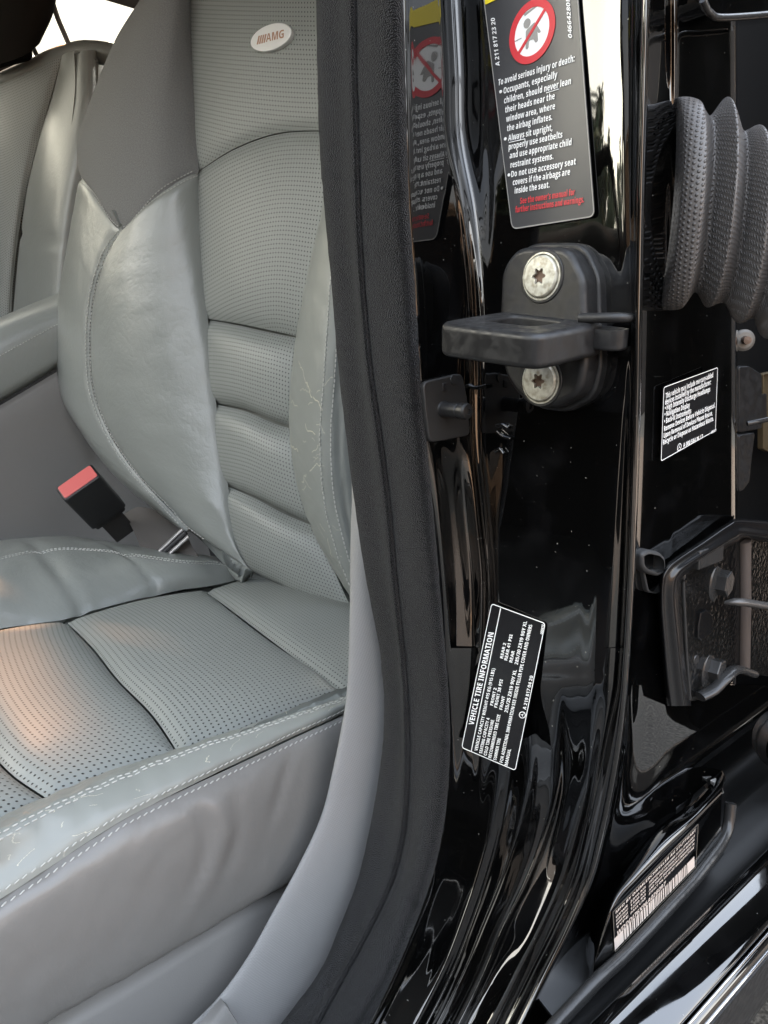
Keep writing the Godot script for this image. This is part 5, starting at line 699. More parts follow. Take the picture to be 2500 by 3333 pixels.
func labels() -> void:
	# -- airbag warning
	var t := thing("airbag_label", "tall grey airbag warning label with red prohibition ring above the striker", "warning label", V(308.5,790.05,-245.29))
	label_base(t, [V(308.2,873.39,-283.78), V(308.2,855.85,-227.88), V(308.2,752.15,-211.05), V(308.2,751.3,-258.14)], 0.004, M.grey_film, M.grey)
	var wh := Shape.new()
	var rd := Shape.new()
	for q in [["To avoid serious injury or death:", V(308,817.73,-269.39), V(308,817.84,-225.8)],
		["Occupants, especially", V(308,813.38,-265.88), V(308,813.49,-234.73)],
		["children, should never lean", V(308,809,-265.36), V(308,809.13,-227.12)],
		["their heads near the", V(308,804.78,-264.53), V(308,804.86,-235.61)],
		["window area, where", V(308,800.54,-263.71), V(308,800.62,-235.19)],
		["the airbag inflates.", V(308,796.33,-263), V(308,796.39,-236.47)],
		["Always sit upright,", V(308,791.83,-262.03), V(308,791.88,-236.09)],
		["properly use seatbelts", V(308,787.85,-261.53), V(308,787.9,-230.36)],
		["and use appropriate child", V(308,783.82,-260.71), V(308,783.86,-225.22)],
		["restraint systems.", V(308,779.52,-260), V(308,779.54,-234.78)],
		["Do not use accessory seat", V(308,775.31,-259.35), V(308,775.33,-222.36)],
		["covers if the airbags are", V(308,771.44,-258.21), V(308,771.45,-225.19)],
		["inside the seat.", V(308,767.55,-256.89), V(308,767.55,-236.27)],
		["See the owner's manual for", V(308,762.45,-253.23), V(308,762.45,-222.01)],
		["further instructions and warnings.", V(308,758.81,-256.02), V(308,758.76,-216.9)]]:
		write_line(rd if q[0].contains("manual") or q[0].contains("further") else wh, q[0], q[1], q[2], V(0, 2.72, 0))
	for q in [[V(307.9,808.43,-240.6), V(307.9,808.5,-233.62)], [V(307.9,791.14,-261.6), V(307.9,791.09,-251.94)]]: tube(PackedVector3Array([q[0], q[1]]), 0.00022, 5, wh)
	for q in [V(308,814.79,-267.85), V(308,793.22,-264.01), V(308,776.57,-261.01)]: slab(circle(0.75, 12), Transform3D(Basis(Vector3(0, 0, 1), Vector3.UP, Vector3(-1, 0, 0)), q), -0.1, 0.25, 0.0, wh)
	write_line(wh, "A 211 817 23 20", V(308,826.28,-268.68), V(308,847.93,-272.79), V(0,0.38,-2.58))
	write_line(wh, "04664280NA", V(308,827.54,-227.61), V(308,846.81,-230.35), V(0,0.7,-2.09))
	obj("white_print", wh, M.white, t, "", true)
	obj("red_print", rd, M.red, t, "", true)
	var rf := Transform3D(Basis(Vector3(0, 0, 1), Vector3.UP, Vector3(-1, 0, 0)), V(308.1,836.03,-250.37))
	var R := 13.08
	obj("sign_disc", slab(circle(R * 0.8, 48), rf, 0.0, 0.12), M.white, t)
	var fig := Shape.new()
	slab(circle(R * 0.155, 20, Vector2(-R * 0.22, R * 0.32)), rf, 0.1, 0.24, 0.0, fig)
	slab(rounded([Vector2(-R * 0.26, R * 0.1), Vector2(R * 0.12, R * 0.28), Vector2(R * 0.42, -R * 0.12), Vector2(R * 0.28, -R * 0.12), Vector2(R * 0.24, -R * 0.02), Vector2(R * 0.30, -R * 0.36), Vector2(R * 0.18, -R * 0.40), Vector2(R * 0.10, -R * 0.25), Vector2(-R * 0.1, -R * 0.25), Vector2(-R * 0.12, -R * 0.5), Vector2(-R * 0.24, -R * 0.5)], R * 0.06, 3), rf, 0.1, 0.24, 0.0, fig)
	slab(PackedVector2Array([Vector2(-R * 0.4, R * 0.66), Vector2(-R * 0.33, R * 0.58), Vector2(R * 0.2, R * 0.74), Vector2(R * 0.2, R * 0.78)]), rf, 0.1, 0.24, 0.0, fig)
	slab(PackedVector2Array([Vector2(-R * 0.75, -R * 0.1), Vector2(-R * 0.75, -R * 0.13), Vector2(-R * 0.45, -R * 0.1), Vector2(-R * 0.45, -R * 0.07)]), rf, 0.1, 0.24, 0.0, fig)
	obj("pictogram", fig, M.grey, t)
	var no := ring(circle(R, 48), circle(R * 0.76, 48), rf, 0.14, 0.34)
	no = slab(PackedVector2Array([Vector2(-R * 0.60, -R * 0.52), Vector2(-R * 0.52, -R * 0.60), Vector2(R * 0.60, R * 0.52), Vector2(R * 0.52, R * 0.60)]), rf, 0.26, 0.40, 0.0, no)
	obj("prohibition_ring", no, M.red, t)
	obj("yellow_band", slab(PackedVector2Array([Vector2(-281.17,872.18),Vector2(-228.33,864.56),Vector2(-227.81,856.64),Vector2(-279.09,855.24),Vector2(-279.36,855.45)]), Transform3D(Basis(Vector3(0, 0, 1), Vector3.UP, Vector3(-1, 0, 0)), V(308, 0, 0)), -0.1, 0.15), M.yellow, t)
	# -- tyre information
	var u := thing("tire_label", "black tyre information label with white border on the lower pillar", "label", V(305.11,514.51,-250.23))
	label_base(u, [V(300.5,467.48,-275.93), V(307.5,557.82,-262.73), V(309.2,556.06,-227.36), V(302.61,469.34,-237.57)], 0.0022, M.film, M.white, 0.0, 0.0005)
	var tw := Shape.new()
	for q in [["VEHICLE TIRE INFORMATION", V(301.8,484.54,-268), V(306.28,542.05,-259.15), V(-0.24,-0.68,-3.64)],
		["VEHICLE CAPACITY WEIGHT 415 KG (915 LBS)", V(301.03,470.5,-263.88), V(305.04,522.25,-256.34), V(-0.15,-0.47,-2.21)],
		["SEATING CAPACITY 4", V(301.19,470.26,-260.47), V(302.94,492.83,-257.23), V(-0.15,-0.47,-2.19)],
		["FRONT 2", V(303.57,500.76,-255.78), V(304.4,511.56,-254.23), V(-0.13,-0.33,-2.01)],
		["REAR 2", V(305.78,529.44,-251.77), V(306.49,538.61,-250.45), V(-0.12,-0.23,-1.96)],
		["COLD TIRE PRESSURE", V(301.36,470.3,-257.28), V(303.09,492.76,-254.1), V(-0.14,-0.46,-2.16)],
		["FRONT 38 PSI", V(303.7,500.57,-252.89), V(305.02,517.65,-250.47), V(-0.13,-0.35,-2.11)],
		["REAR 41 PSI", V(305.91,529.16,-248.84), V(307.09,544.39,-246.69), V(-0.12,-0.24,-2.05)],
		["RECOMMENDED TIRE SIZE", V(301.52,470.15,-253.98), V(303.62,497.4,-250.18), V(-0.14,-0.46,-2.14)],
		["SUMMER TIRE", V(301.71,470.36,-250.46), V(302.77,484.02,-248.59), V(-0.14,-0.46,-2.11)],
		["FRONT", V(303.89,500.64,-249.31), V(304.52,508.8,-248.18), V(-0.13,-0.34,-2.08)],
		["REAR", V(306.08,529.02,-245.47), V(306.61,535.9,-244.51), V(-0.12,-0.24,-2.03)],
		["255/35 ZR19 90Y XL", V(304.06,500.28,-245.63), V(306.02,525.83,-242.14), V(-0.14,-0.38,-2.27)],
		["285/30 ZR19 90Y XL", V(306.26,528.99,-241.81), V(308.19,554.08,-238.37), V(-0.13,-0.26,-2.21)],
		["FOR ADDITIONAL INFORMATION SEE INSIDE FILLER PIPE COVER AND OWNERS", V(301.97,470.71,-246.02), V(308.31,553.19,-234.94), V(-0.15,-0.48,-2.19)],
		["MANUAL", V(302.12,470.39,-242.66), V(302.9,480.53,-241.32), V(-0.15,-0.48,-2.17)],
		["A 219 817 04 20", V(305.06,506.12,-234.15), V(306.58,525.97,-231.58), V(-0.13,-0.33,-2.07)],
		["000410", V(308.42,549.86,-228.21), V(308.81,555.13,-227.85), V(-0.09,-0.12,-1.49)]]:
		write_line(tw, q[0], q[1], q[2], q[3])
	tube(PackedVector3Array([V(300.62,468,-268.53), V(307.45,556.56,-256.21)]), 0.00028, 5, tw)
	roundel(tw, V(304.68,502.33,-236.35), V(-0.16,-2.01,-0.28), V(-0.13,-0.31,-2.15))
	obj("print", tw, M.white, u, "", true)
	# -- mercury notice
	var h := thing("mercury_label", "small black notice label about mercury devices right of the pillar edge", "label", V(410.03,658.23,-211.5))
	label_base(h, [V(369.13,675.19,-205.8), V(425.63,683.81,-205.8), V(430.06,648.16,-205.8), V(372.33,636.34,-205.8)], 0.0016, M.film, M.white, 0.0, 0.00045)
	var hw := Shape.new()
	for q in [["This vehicle may include mercury-added", V(371.21,669.23,-205.5), V(420.23,678.47,-205.5), V(-0.37,2.71,0)],
		["devices installed by the manufacturer:", V(371.19,665.99,-205.5), V(418.55,674.64,-205.5), V(-0.37,2.72,0)],
		["• High Intensity Discharge Headlamps", V(371.45,662.99,-205.5), V(418.4,670.75,-205.5), V(-0.37,2.73,0)],
		["• Navigation Display", V(371.64,659.72,-205.5), V(397.07,663.27,-205.5), V(-0.37,2.74,0)],
		["• Back-lit Instruments", V(371.88,656.15,-205.5), V(399.19,660.02,-205.5), V(-0.37,2.76,0)],
		["Remove Devices Before Vehicle Disposal.", V(372.27,652.28,-205.5), V(426.03,661.59,-205.5), V(-0.35,2.64,0)],
		["Upon Removal of Devices Please Reuse,", V(372.46,648.68,-205.5), V(423.75,657.44,-205.5), V(-0.36,2.65,0)],
		["Recycle or Dispose as Hazardous Waste.", V(372.46,645.22,-205.5), V(425.76,654.19,-205.5), V(-0.36,2.66,0)],
		["A 000 584 36 17", V(393.8,641.86,-205.5), V(415.02,645.08,-205.5), V(-0.34,2.33,0)],
		["000417", V(424.29,646.85,-205.5), V(430.18,647.73,-205.5), V(-0.23,1.51,0)]]:
		write_line(hw, q[0], q[1], q[2], q[3])
	roundel(hw, V(390.17,642.34,-205.5), V(2.19,0.37,0), V(-0.17,2.02,0))
	obj("print", hw, M.white, h, "", true)
	# -- certification label with bar code
	var c := thing("certification_label", "silver and black maker's plate label with bar code at the pillar foot", "label", V(375.6,385.53,-189.5))
	label_base(c, [V(329.93,395.36,-189.3), V(422.39,407.32,-189.3), V(425.37,375.05,-189.3), V(335.64,366.11,-189.3)], 0.0008, M.film, M.silver, 0.0, 0.0004)
	var cp := Shape.new()
	for q in [["MFD BY DAIMLERCHRYSLER AG STUTTGART", V(332.34,393.03,-189), V(418.7,404.06,-189), V(0, 2.00, 0)],
		["GVWR", V(332.95,389.89,-189), V(344.53,391.33,-189), V(0, 1.60, 0)],
		["2310 KG", V(347.06,391.65,-189), V(362.66,393.6,-189), V(0, 1.60, 0)],
		["THIS VEHICLE CONFORMS TO ALL APPLICABLE", V(366.22,394.04,-189), V(418,400.5,-189), V(0, 1.60, 0)],
		["GAWR FRONT", V(333.44,387.3,-189), V(345,388.72,-189), V(0, 1.60, 0)],
		["1150 KG", V(347.53,389.03,-189), V(363.08,390.93,-189), V(0, 1.60, 0)],
		["FEDERAL MOTOR VEHICLE SAFETY BUMPER", V(366.64,391.37,-189), V(418.26,397.69,-189), V(0, 1.60, 0)],
		["GAWR REAR", V(333.95,384.71,-189), V(345.48,386.09,-189), V(0, 1.60, 0)],
		["1230 KG", V(348,386.4,-189), V(363.51,388.26,-189), V(0, 1.60, 0)],
		["AND THEFT PREVENTION STANDARDS IN", V(367.05,388.69,-189), V(418.53,394.87,-189), V(0, 1.60, 0)],
		["TYPE", V(334.45,382.1,-189), V(345.95,383.46,-189), V(0, 1.60, 0)],
		["PASS CAR", V(348.47,383.75,-189), V(363.94,385.58,-189), V(0, 1.60, 0)],
		["EFFECT ON DATE OF MANUFACTURE", V(367.48,385.99,-189), V(418.8,392.03,-189), V(0, 1.60, 0)],
		["WDDDJ76X96A026097", V(335.4,377.15,-189), V(386.38,382.93,-189), V(0, 3.00, 0)]]:
		write_line(cp, q[0], q[1], q[2], q[3])
	var rng := RandomNumberGenerator.new()
	rng.seed = 5
	var b0: Vector3 = V(335.18,367.88,-189)
	var b1: Vector3 = V(423.86,376.65,-189)
	var b2: Vector3 = V(333.27,376.33,-189) - b0
	var x := 0.0
	while x < 0.99:
		var wd := rng.randf_range(0.006, 0.024) if x > 0.10 and x < 0.88 else 0.10
		var x1 := minf(x + wd, 1.0)
		cp.quad(b0.lerp(b1, x), b0.lerp(b1, x1), b0.lerp(b1, x1) + b2, b0.lerp(b1, x) + b2, Vector3(0, 0, 1))
		x = x1 + rng.randf_range(0.004, 0.012)
	obj("print", cp, M.tan_print, c, "", true)

func roundel(sh: Shape, at: Vector3, x: Vector3, y: Vector3) -> void:   # a ring with three spokes, as printed before the part number
	var f := Transform3D(Basis(x * 1000.0, y * 1000.0, x.cross(y).normalized()), at)
	for k in 24:
		var a := k * TAU / 24
		var b := (k + 1) * TAU / 24
		var p := [Vector3(cos(a), sin(a), 0), Vector3(cos(b), sin(b), 0)]
		sh.quad(at + x * p[0].x + y * p[0].y, at + x * p[1].x + y * p[1].y, at + (x * p[1].x + y * p[1].y) * 0.78, at + (x * p[0].x + y * p[0].y) * 0.78, watch - at)
	for k in 3:
		var a := PI * 0.5 + k * TAU / 3
		var d := x * cos(a) + y * sin(a)
		var s := (x * -sin(a) + y * cos(a)) * 0.13
		sh.flat(at + s, at - s, at + d * 0.8, watch - at)

func boot() -> void:
	var q := []
	var prof := [[375.6,764.0,-216.9,46.0,20.4,0.0],[372.2,763.3,-214.2,47.8,25.5,0.0],[368.9,762.3,-210.0,48.6,28.1,0.0],[369.6,761.6,-205.1,48.4,28.9,0.0],[371.1,760.9,-201.5,47.3,28.1,0.0],[372.9,760.8,-200.6,45.6,24.6,0.0],[376.7,761.5,-200.2,42.9,19.6,0.0],[379.5,762.3,-199.4,40.7,16.1,0.0],[381.1,763.0,-198.2,41.4,17.0,0.0],[381.0,763.1,-195.6,44.3,22.1,0.0],[380.5,762.6,-193.2,46.8,26.3,0.0],[380.4,761.7,-191.7,47.3,28.1,0.0],[381.4,760.9,-190.5,46.0,26.3,0.0],[385.1,759.4,-189.6,43.3,22.1,0.0],[388.8,757.3,-188.4,40.6,17.0,0.0],[391.1,755.7,-187.3,40.3,16.1,0.0],[389.7,754.0,-183.9,42.2,21.2,0.0],[389.1,752.6,-181.3,44.2,25.5,0.0],[389.3,751.6,-179.5,44.8,27.2,0.0],[391.5,750.8,-178.6,43.8,24.6,0.0],[395.5,749.8,-177.6,41.3,19.6,0.0],[398.2,748.6,-176.2,39.6,16.1,0.0],[398.7,747.2,-174.1,41.1,18.7,0.0],[398.0,745.8,-171.5,44.2,24.6,0.0],[398.5,744.8,-169.4,45.4,27.2,0.0],[401.5,744.3,-168.0,44.2,24.6,0.0],[406.9,743.5,-165.7,41.3,18.7,0.0]]   # x, y, z of the centre, half height, half depth, turn
	for k in 40: q.append([])
	var rails := []
	for k in 41:
		var a := k * TAU / 40
		var l := PackedVector3Array()
		for r in prof:
			l.append(Vector3(r[0], r[1], r[2]) * 0.001 + Vector3(0, 1, 0) * cos(a) * r[3] * 0.001 + Vector3(0.75, r[5], -0.66).normalized() * sin(a) * r[4] * 0.001)
		rails.append(l)
	var s := skin(rails, {"nu": 2, "nv": 96})
	var sh := Shape.new()
	var mid := V(372.9,760.8,-200.6)
	for i in s.g.size():
		for j in s.g[0].size():
			var c := cr(centres(prof), j / 96.0 * (prof.size() - 1))
			if s.n[i][j].dot(s.g[i][j] - c) < 0.0: s.n[i][j] = -s.n[i][j]
	skin_shape(s, 0.0, sh)
	var o := obj("cable_boot", sh, M.rubber)
	tag(o, "ribbed grey black rubber cable boot between pillar and rear door", "cable boot")
	# its mounting collar on the pillar
	obj("collar", slab(rounded([Vector2(363.0,795.0),Vector2(380.0,803.9),Vector2(403.4,803.4),Vector2(418.8,721.9),Vector2(395.0,714.5),Vector2(373.0,718.1)], 8.0), Transform3D(Basis.IDENTITY, V(0, 0, -214)), -2, 3, 1.5), M.plastic, o)

func centres(prof: Array) -> PackedVector3Array:
	var c := PackedVector3Array()
	for r in prof: c.append(Vector3(r[0], r[1], r[2]) * 0.001)
	return c

func hinge() -> void:
	var t := thing("hinge_bracket", "black pressed steel rear door hinge with two hex bolts", "hinge", V(463.97,525.59,-215))
	obj("back_plate", slab(PackedVector2Array([Vector2(396.7,566.7),Vector2(409.4,571.8),Vector2(437.2,576.1),Vector2(479.3,577.5),Vector2(521.9,569.5),Vector2(625.1,548.1),Vector2(665.5,424.8),Vector2(549.9,460.1),Vector2(518.7,471.7),Vector2(495.6,480.6),Vector2(478.7,479.1),Vector2(464.0,475.9),Vector2(445.6,476.1),Vector2(420.3,481.9),Vector2(411.9,505.7)]), Transform3D(Basis.IDENTITY, V(0, 0, -207)), -2, 0.5, 0.4), M.wet, t)
	obj("frame_bar", skin_shape(skin([rl([621.55,563.13,-207, 519.33,581.32,-207, 475.76,589.64,-207, 460.92,589.31,-207, 429.4,583.65,-207, 400.22,578.98,-207, 388.08,575.93,-207, 383.17,569.41,-207, 384.69,552.8,-207, 390.35,531.92,-207, 397.79,506.85,-207, 405.41,485.16,-207]),
		rl([598.24,566.22,-199, 499.74,584,-199, 458.47,591.73,-199, 444.76,591.35,-199, 414.8,586.16,-199, 387.07,581.64,-199, 376.31,578.53,-199, 371.95,572.66,-199, 373.29,557.67,-199, 378.83,537.46,-199, 386.12,513.19,-199, 393.56,492.18,-199]),
		rl([598.42,561.43,-198.5, 499.54,580.16,-198.5, 460.67,588.01,-198.5, 447.46,587.61,-198.5, 417.6,583.3,-198.5, 390.56,579.23,-198.5, 379.67,576.14,-198.5, 376.22,570.31,-198.5, 377.88,556.72,-198.5, 384.09,536.21,-198.5, 392.12,511.54,-198.5, 399.78,490.3,-198.5]),
		rl([594.55,556.23,-196.5, 495.72,576.61,-196.5, 459.38,585.14,-196.5, 447.33,584.89,-196.5, 418.35,581.4,-196.5, 392.64,577.68,-196.5, 382.67,574.42,-196.5, 379.67,568.75,-196.5, 381.69,556.36,-196.5, 388.6,535.61,-196.5, 396.88,510.79,-196.5, 404.77,489.4,-196.5]),
		rl([606.37,549.91,-200, 505.38,571.17,-200, 470.89,579.58,-200, 459.7,579.47,-200, 430.92,576.09,-200, 404.84,572.56,-200, 395.02,569.42,-200, 392.31,564.32,-200, 394.3,552.42,-200, 401.53,531.08,-200, 410.19,505.52,-200, 418.44,483.49,-200]),
		rl([627.5,543.25,-206.8, 522.91,565.44,-206.8, 488.56,573.98,-206.8, 476.93,573.88,-206.8, 447.59,570.62,-206.8, 420.46,567.01,-206.8, 410.8,563.65,-206.8, 407.94,558.65,-206.8, 409.92,546.88,-206.8, 417.47,524.72,-206.8, 426.51,498.19,-206.8, 435.13,475.3,-206.8])], {"nu": 4, "nv": 90}), 0.0015), M.enamel, t)
	obj("inner_lip", tube(along(rl([417.44,575.64,-203.5, 405.88,571.55,-203.5, 404.44,561.63,-203.5, 409.87,539.26,-203.5, 416.35,514.3,-203.5, 425.5,484.4,-203.5]), 40), 0.0011, 8), M.satin, t)
	obj("lip_step", block(V(407.81,582.42,-197), V(436.78,571.48,-203), 0.8), M.satin, t)
	for q in [[V(456,551.92,-208.5), 0.3], [V(457.84,493.18,-208.5), 0.9]]:
		var bf := frame(q[0], Vector3(0.99, 0.0, -0.12), Vector3.UP)
		if bf.basis.z.z < 0.0: bf.basis = Basis(-bf.basis.x, bf.basis.y, -bf.basis.z)
		var b := obj("bolt", lathe([Vector2(13.5, -1), Vector2(13.5, 0.6), Vector2(12.6, 1.4), Vector2(8.0, 2.2), Vector2(6.4, 2.6)], bf, 32), M.satin, t)
		var hex := PackedVector2Array()
		for k in 6: hex.append(Vector2(cos(k * TAU / 6 + q[1]), sin(k * TAU / 6 + q[1])) * 8.2)
		obj("hex_head", slab(hex, bf, 2.0, 8.5, 0.9), M.satin, b)
	obj("check_arm", tube(along(rl([444.31,544.03,-196, 444.2,546.24,-190, 457.55,543.02,-186, 514.95,527,-170]), 14), [0.0018,0.003,0.0034,0.0034,0.0034,0.0034,0.0034,0.0034,0.0034,0.0034,0.0034,0.0034,0.0034,0.0034,0.0034], 10, null, Vector3.UP, 0.7), M.worn, t)
	obj("pivot_post", tube(rl([483.56,573.79,-206, 494.16,530.37,-206, 504.08,480.98,-206]), 0.0042, 12, null, Vector3.RIGHT), mat(lin(0.075, 0.06, 0.052), 0.6), t)
	obj("clip", slab(PackedVector2Array([Vector2(430.2,530.6),Vector2(431.6,538.2),Vector2(438.4,538.7),Vector2(447.8,532.8),Vector2(450.7,521.4),Vector2(436.4,518.9),Vector2(431.2,522.1)]), Transform3D(Basis.IDENTITY, V(0, 0, -203.5)), -6, -1, 0.8), M.enamel, t)
	obj("lower_lip", tube(along(rl([437.63,482.18,-203, 447.85,484.69,-200, 457.97,490.11,-198, 473.55,491.44,-198, 501.98,479.63,-199]), 24), 0.0045, 10, null, Vector3.UP, 0.6), M.satin, t)
	obj("stud", lathe([Vector2(3.6, -3), Vector2(3.6, 2), Vector2(2.8, 3), Vector2(0, 3)], Transform3D(Basis.IDENTITY, V(434.92,506.57,-209)), 16), M.satin, t)
	# smaller things round the hinge
	var p := thing("rubber_plug", "black rubber plug beside the hinge frame on the pillar", "plug", V(371.36,581.08,-207))
	obj("cap", slab(rounded([Vector2(352.4,590.9),Vector2(359.9,591.5),Vector2(371.6,588.1),Vector2(378.0,583.5),Vector2(379.3,575.1),Vector2(371.8,574.1),Vector2(359.5,578.7),Vector2(353.9,582.8)], 3.0), Transform3D(Basis.IDENTITY, V(0, 0, -206)), -2, 5, 2.0), M.rubber_plain, p)
	obj("skirt", slab(rounded([Vector2(361.3,579.1),Vector2(384.7,574.9),Vector2(386.1,566.1),Vector2(378.9,561.7),Vector2(367.9,565.3)], 3.0), Transform3D(Basis.IDENTITY, V(0, 0, -207.5)), -2, 3, 1.0), M.rubber_plain, p)
	var k := thing("cable_bracket", "dark plastic bracket stack at the right edge beside the notice label", "bracket", V(526.55,641.62,-230))
	obj("upper_block", slab(rounded([Vector2(489.9,682.0),Vector2(504.0,682.2),Vector2(524.2,676.4),Vector2(533.2,640.0),Vector2(499.2,639.6)], 2.0), Transform3D(Basis.IDENTITY, V(0, 0, -226)), -4, 3, 1.0), M.plastic, k)
	obj("lower_block", slab(rounded([Vector2(495.1,638.6),Vector2(518.5,638.5),Vector2(517.7,621.2),Vector2(518.0,605.5),Vector2(510.1,600.8),Vector2(503.5,600.4)], 2.0), Transform3D(Basis.IDENTITY, V(0, 0, -225)), -4, 4, 1.0), M.plastic, k)
	obj("lever", tube(rl([491.21,646.96,-215, 496.52,648.44,-210, 525.17,651.03,-205]), 0.0018, 8), M.satin, k)
	var br := thing("brass_plate", "brass coloured latch plate at the right edge", "latch plate", V(545.02,650.17,-225))
	obj("plate", slab(rounded([Vector2(535.5,675.9),Vector2(590.3,680.1),Vector2(607.7,620.2),Vector2(558.0,621.2),Vector2(548.4,624.0)], 1.0), Transform3D(Basis.IDENTITY, V(0, 0, -229)), -2, 2, 0.5), M.brass, br)
	obj("slot", slab(rounded([Vector2(524.5,662.1),Vector2(538.3,663.0),Vector2(542.7,645.5),Vector2(529.9,645.5)], 1.0), Transform3D(Basis.IDENTITY, V(0, 0, -226.5)), -2, 2, 0.5), M.black, br)
	var nu := thing("flange_nut", "dirty steel flange nut under the rubber boot", "nut", V(497.27,697.3,-225))
	var nf := frame(V(490.45,698.18,-222), Vector3(0.7, 0, 0.7), Vector3.UP)
	if nf.basis.z.z < 0.0: nf.basis = Basis(-nf.basis.x, nf.basis.y, -nf.basis.z)
	obj("flange", lathe([Vector2(6.6, -2), Vector2(6.6, 0.5), Vector2(5, 1.6), Vector2(2.6, 1.8)], nf, 24), M.zinc_dull, nu)
	obj("stud", lathe([Vector2(2.4, 1.0), Vector2(2.4, 6), Vector2(0, 6.6)], nf, 12), M.rust, nu)
	var up := thing("door_check_box", "glossy black box of the rear door latch at the top right", "latch box", V(402.34,856.15,-200))
	obj("housing", slab(rounded([Vector2(360.8,864.2),Vector2(446.8,888.2),Vector2(453.8,862.8),Vector2(385.7,845.2),Vector2(372.6,843.1),Vector2(364.1,846.7)], 5.0), Transform3D(Basis.IDENTITY, V(0, 0, -203)), -8, 5, 3.0), M.paint, up)
	obj("rim", tube(along(rl([355.23,844.62,-194, 363.12,841.06,-194, 378.16,843.16,-194, 450.23,862.9,-194]), 16), 0.0016, 8), M.satin, up)
	var sm := thing("cable_clip", "small pale grey cable clip near the pillar foot", "clip", V(480.13,402.59,-205))
	obj("body", slab(rounded([Vector2(473.2,407.9),Vector2(481.4,406.3),Vector2(489.6,392.6),Vector2(482.5,394.2),Vector2(476.7,400.2)], 1.0), Transform3D(Basis.IDENTITY, V(0, 0, -206)), -1, 2.5, 0.6), M.grey, sm)
	obj("hole", lathe([Vector2(0.1, 2.7), Vector2(0.9, 2.7), Vector2(0.9, 1)], Transform3D(Basis.IDENTITY, V(484.2,397.47,-205.5) ), 10), M.black, sm)
	var dr := thing("hinge_drum", "round black rubber hinge buffer at the lower right edge", "buffer", V(546.47,413.15,-200))
	obj("drum", lathe([Vector2(24, -14), Vector2(25, -6), Vector2(25, 4), Vector2(23, 7), Vector2(12, 9), Vector2(0, 9)], Transform3D(frame(Vector3.ZERO, Vector3(0.8, 0, -0.6), Vector3.UP).basis, V(600.63,392.9,-210)), 36), M.plastic, dr)
	obj("groove", lathe([Vector2(25.4, -3), Vector2(26.2, -2), Vector2(25.4, -1)], Transform3D(frame(Vector3.ZERO, Vector3(0.8, 0, -0.6), Vector3.UP).basis, V(600.63,392.9,-210)), 36), M.satin, dr)

func rocker() -> void:
	var t := thing("rocker_panel", "gloss black sill panel with chrome strips along the bottom right", "sill panel", V(400,250,-160))
	var run := func(pts: Array, m: Material, called: String, parent: Node3D, front := -0.9) -> void:
		var rails := []
		for q in pts:
			var l := PackedVector3Array()
			for k in 25: l.append(Vector3(lerpf(front, 1.5, k / 24.0), 0.7 + q.y * 0.001, q.x * 0.001))
			rails.append(l)
		obj(called, skin_shape(skin(rails, {"nu": 4, "nv": 24}), 0.0015), m, parent)
	run.call([Vector2(-209.5, -336), Vector2(-204, -340), Vector2(-198, -343), Vector2(-190, -346), Vector2(-180, -347), Vector2(-172, -343), Vector2(-168.4, -331), Vector2(-167.6, -326)], M.gutter, "gutter", t, 0.285)
	run.call([Vector2(-169, -331), Vector2(-167.5, -325.5), Vector2(-165, -323.4), Vector2(-161, -322.9), Vector2(-156, -324.2), Vector2(-148, -327.2), Vector2(-142.4, -329.6), Vector2(-141.0, -330.6), Vector2(-140.6, -332), Vector2(-141.5, -336)], M.paint, "panel", t)
	run.call([Vector2(-142, -336), Vector2(-140.4, -334), Vector2(-139.5, -332.9), Vector2(-138.8, -332.8), Vector2(-138.3, -333.5), Vector2(-138.3, -335)], M.chrome, "upper_strip", t)
	run.call([Vector2(-138.6, -334), Vector2(-137.4, -334.6), Vector2(-136.2, -336.3), Vector2(-135.6, -338), Vector2(-135.6, -339)], M.paint, "band", t)
	run.call([Vector2(-136, -338.2), Vector2(-135.2, -338), Vector2(-134.6, -338.7), Vector2(-134.7, -339.8), Vector2(-136, -341)], M.chrome, "lower_strip", t)
	run.call([Vector2(-135.6, -340.4), Vector2(-137, -350), Vector2(-141, -375), Vector2(-147, -405), Vector2(-158, -430), Vector2(-190, -450), Vector2(-300, -460)], M.plastic, "skirt", t)
	# rubber lip that runs below the certification label and turns up at the rear
	tag(obj("weather_lip", tube(along(rl([271.58,357.49,-187, 298.9,360.35,-187, 315.68,363.73,-186, 338.58,363.58,-186, 364.87,365.56,-186, 390.41,368.62,-186, 420.05,370.14,-187, 442.45,373.29,-188, 461.93,375.4,-190, 473.61,380.35,-192, 478.84,394.48,-194]), 60), 0.0038, 12), M.satin), "long black rubber lip below the certification label", "rubber lip")

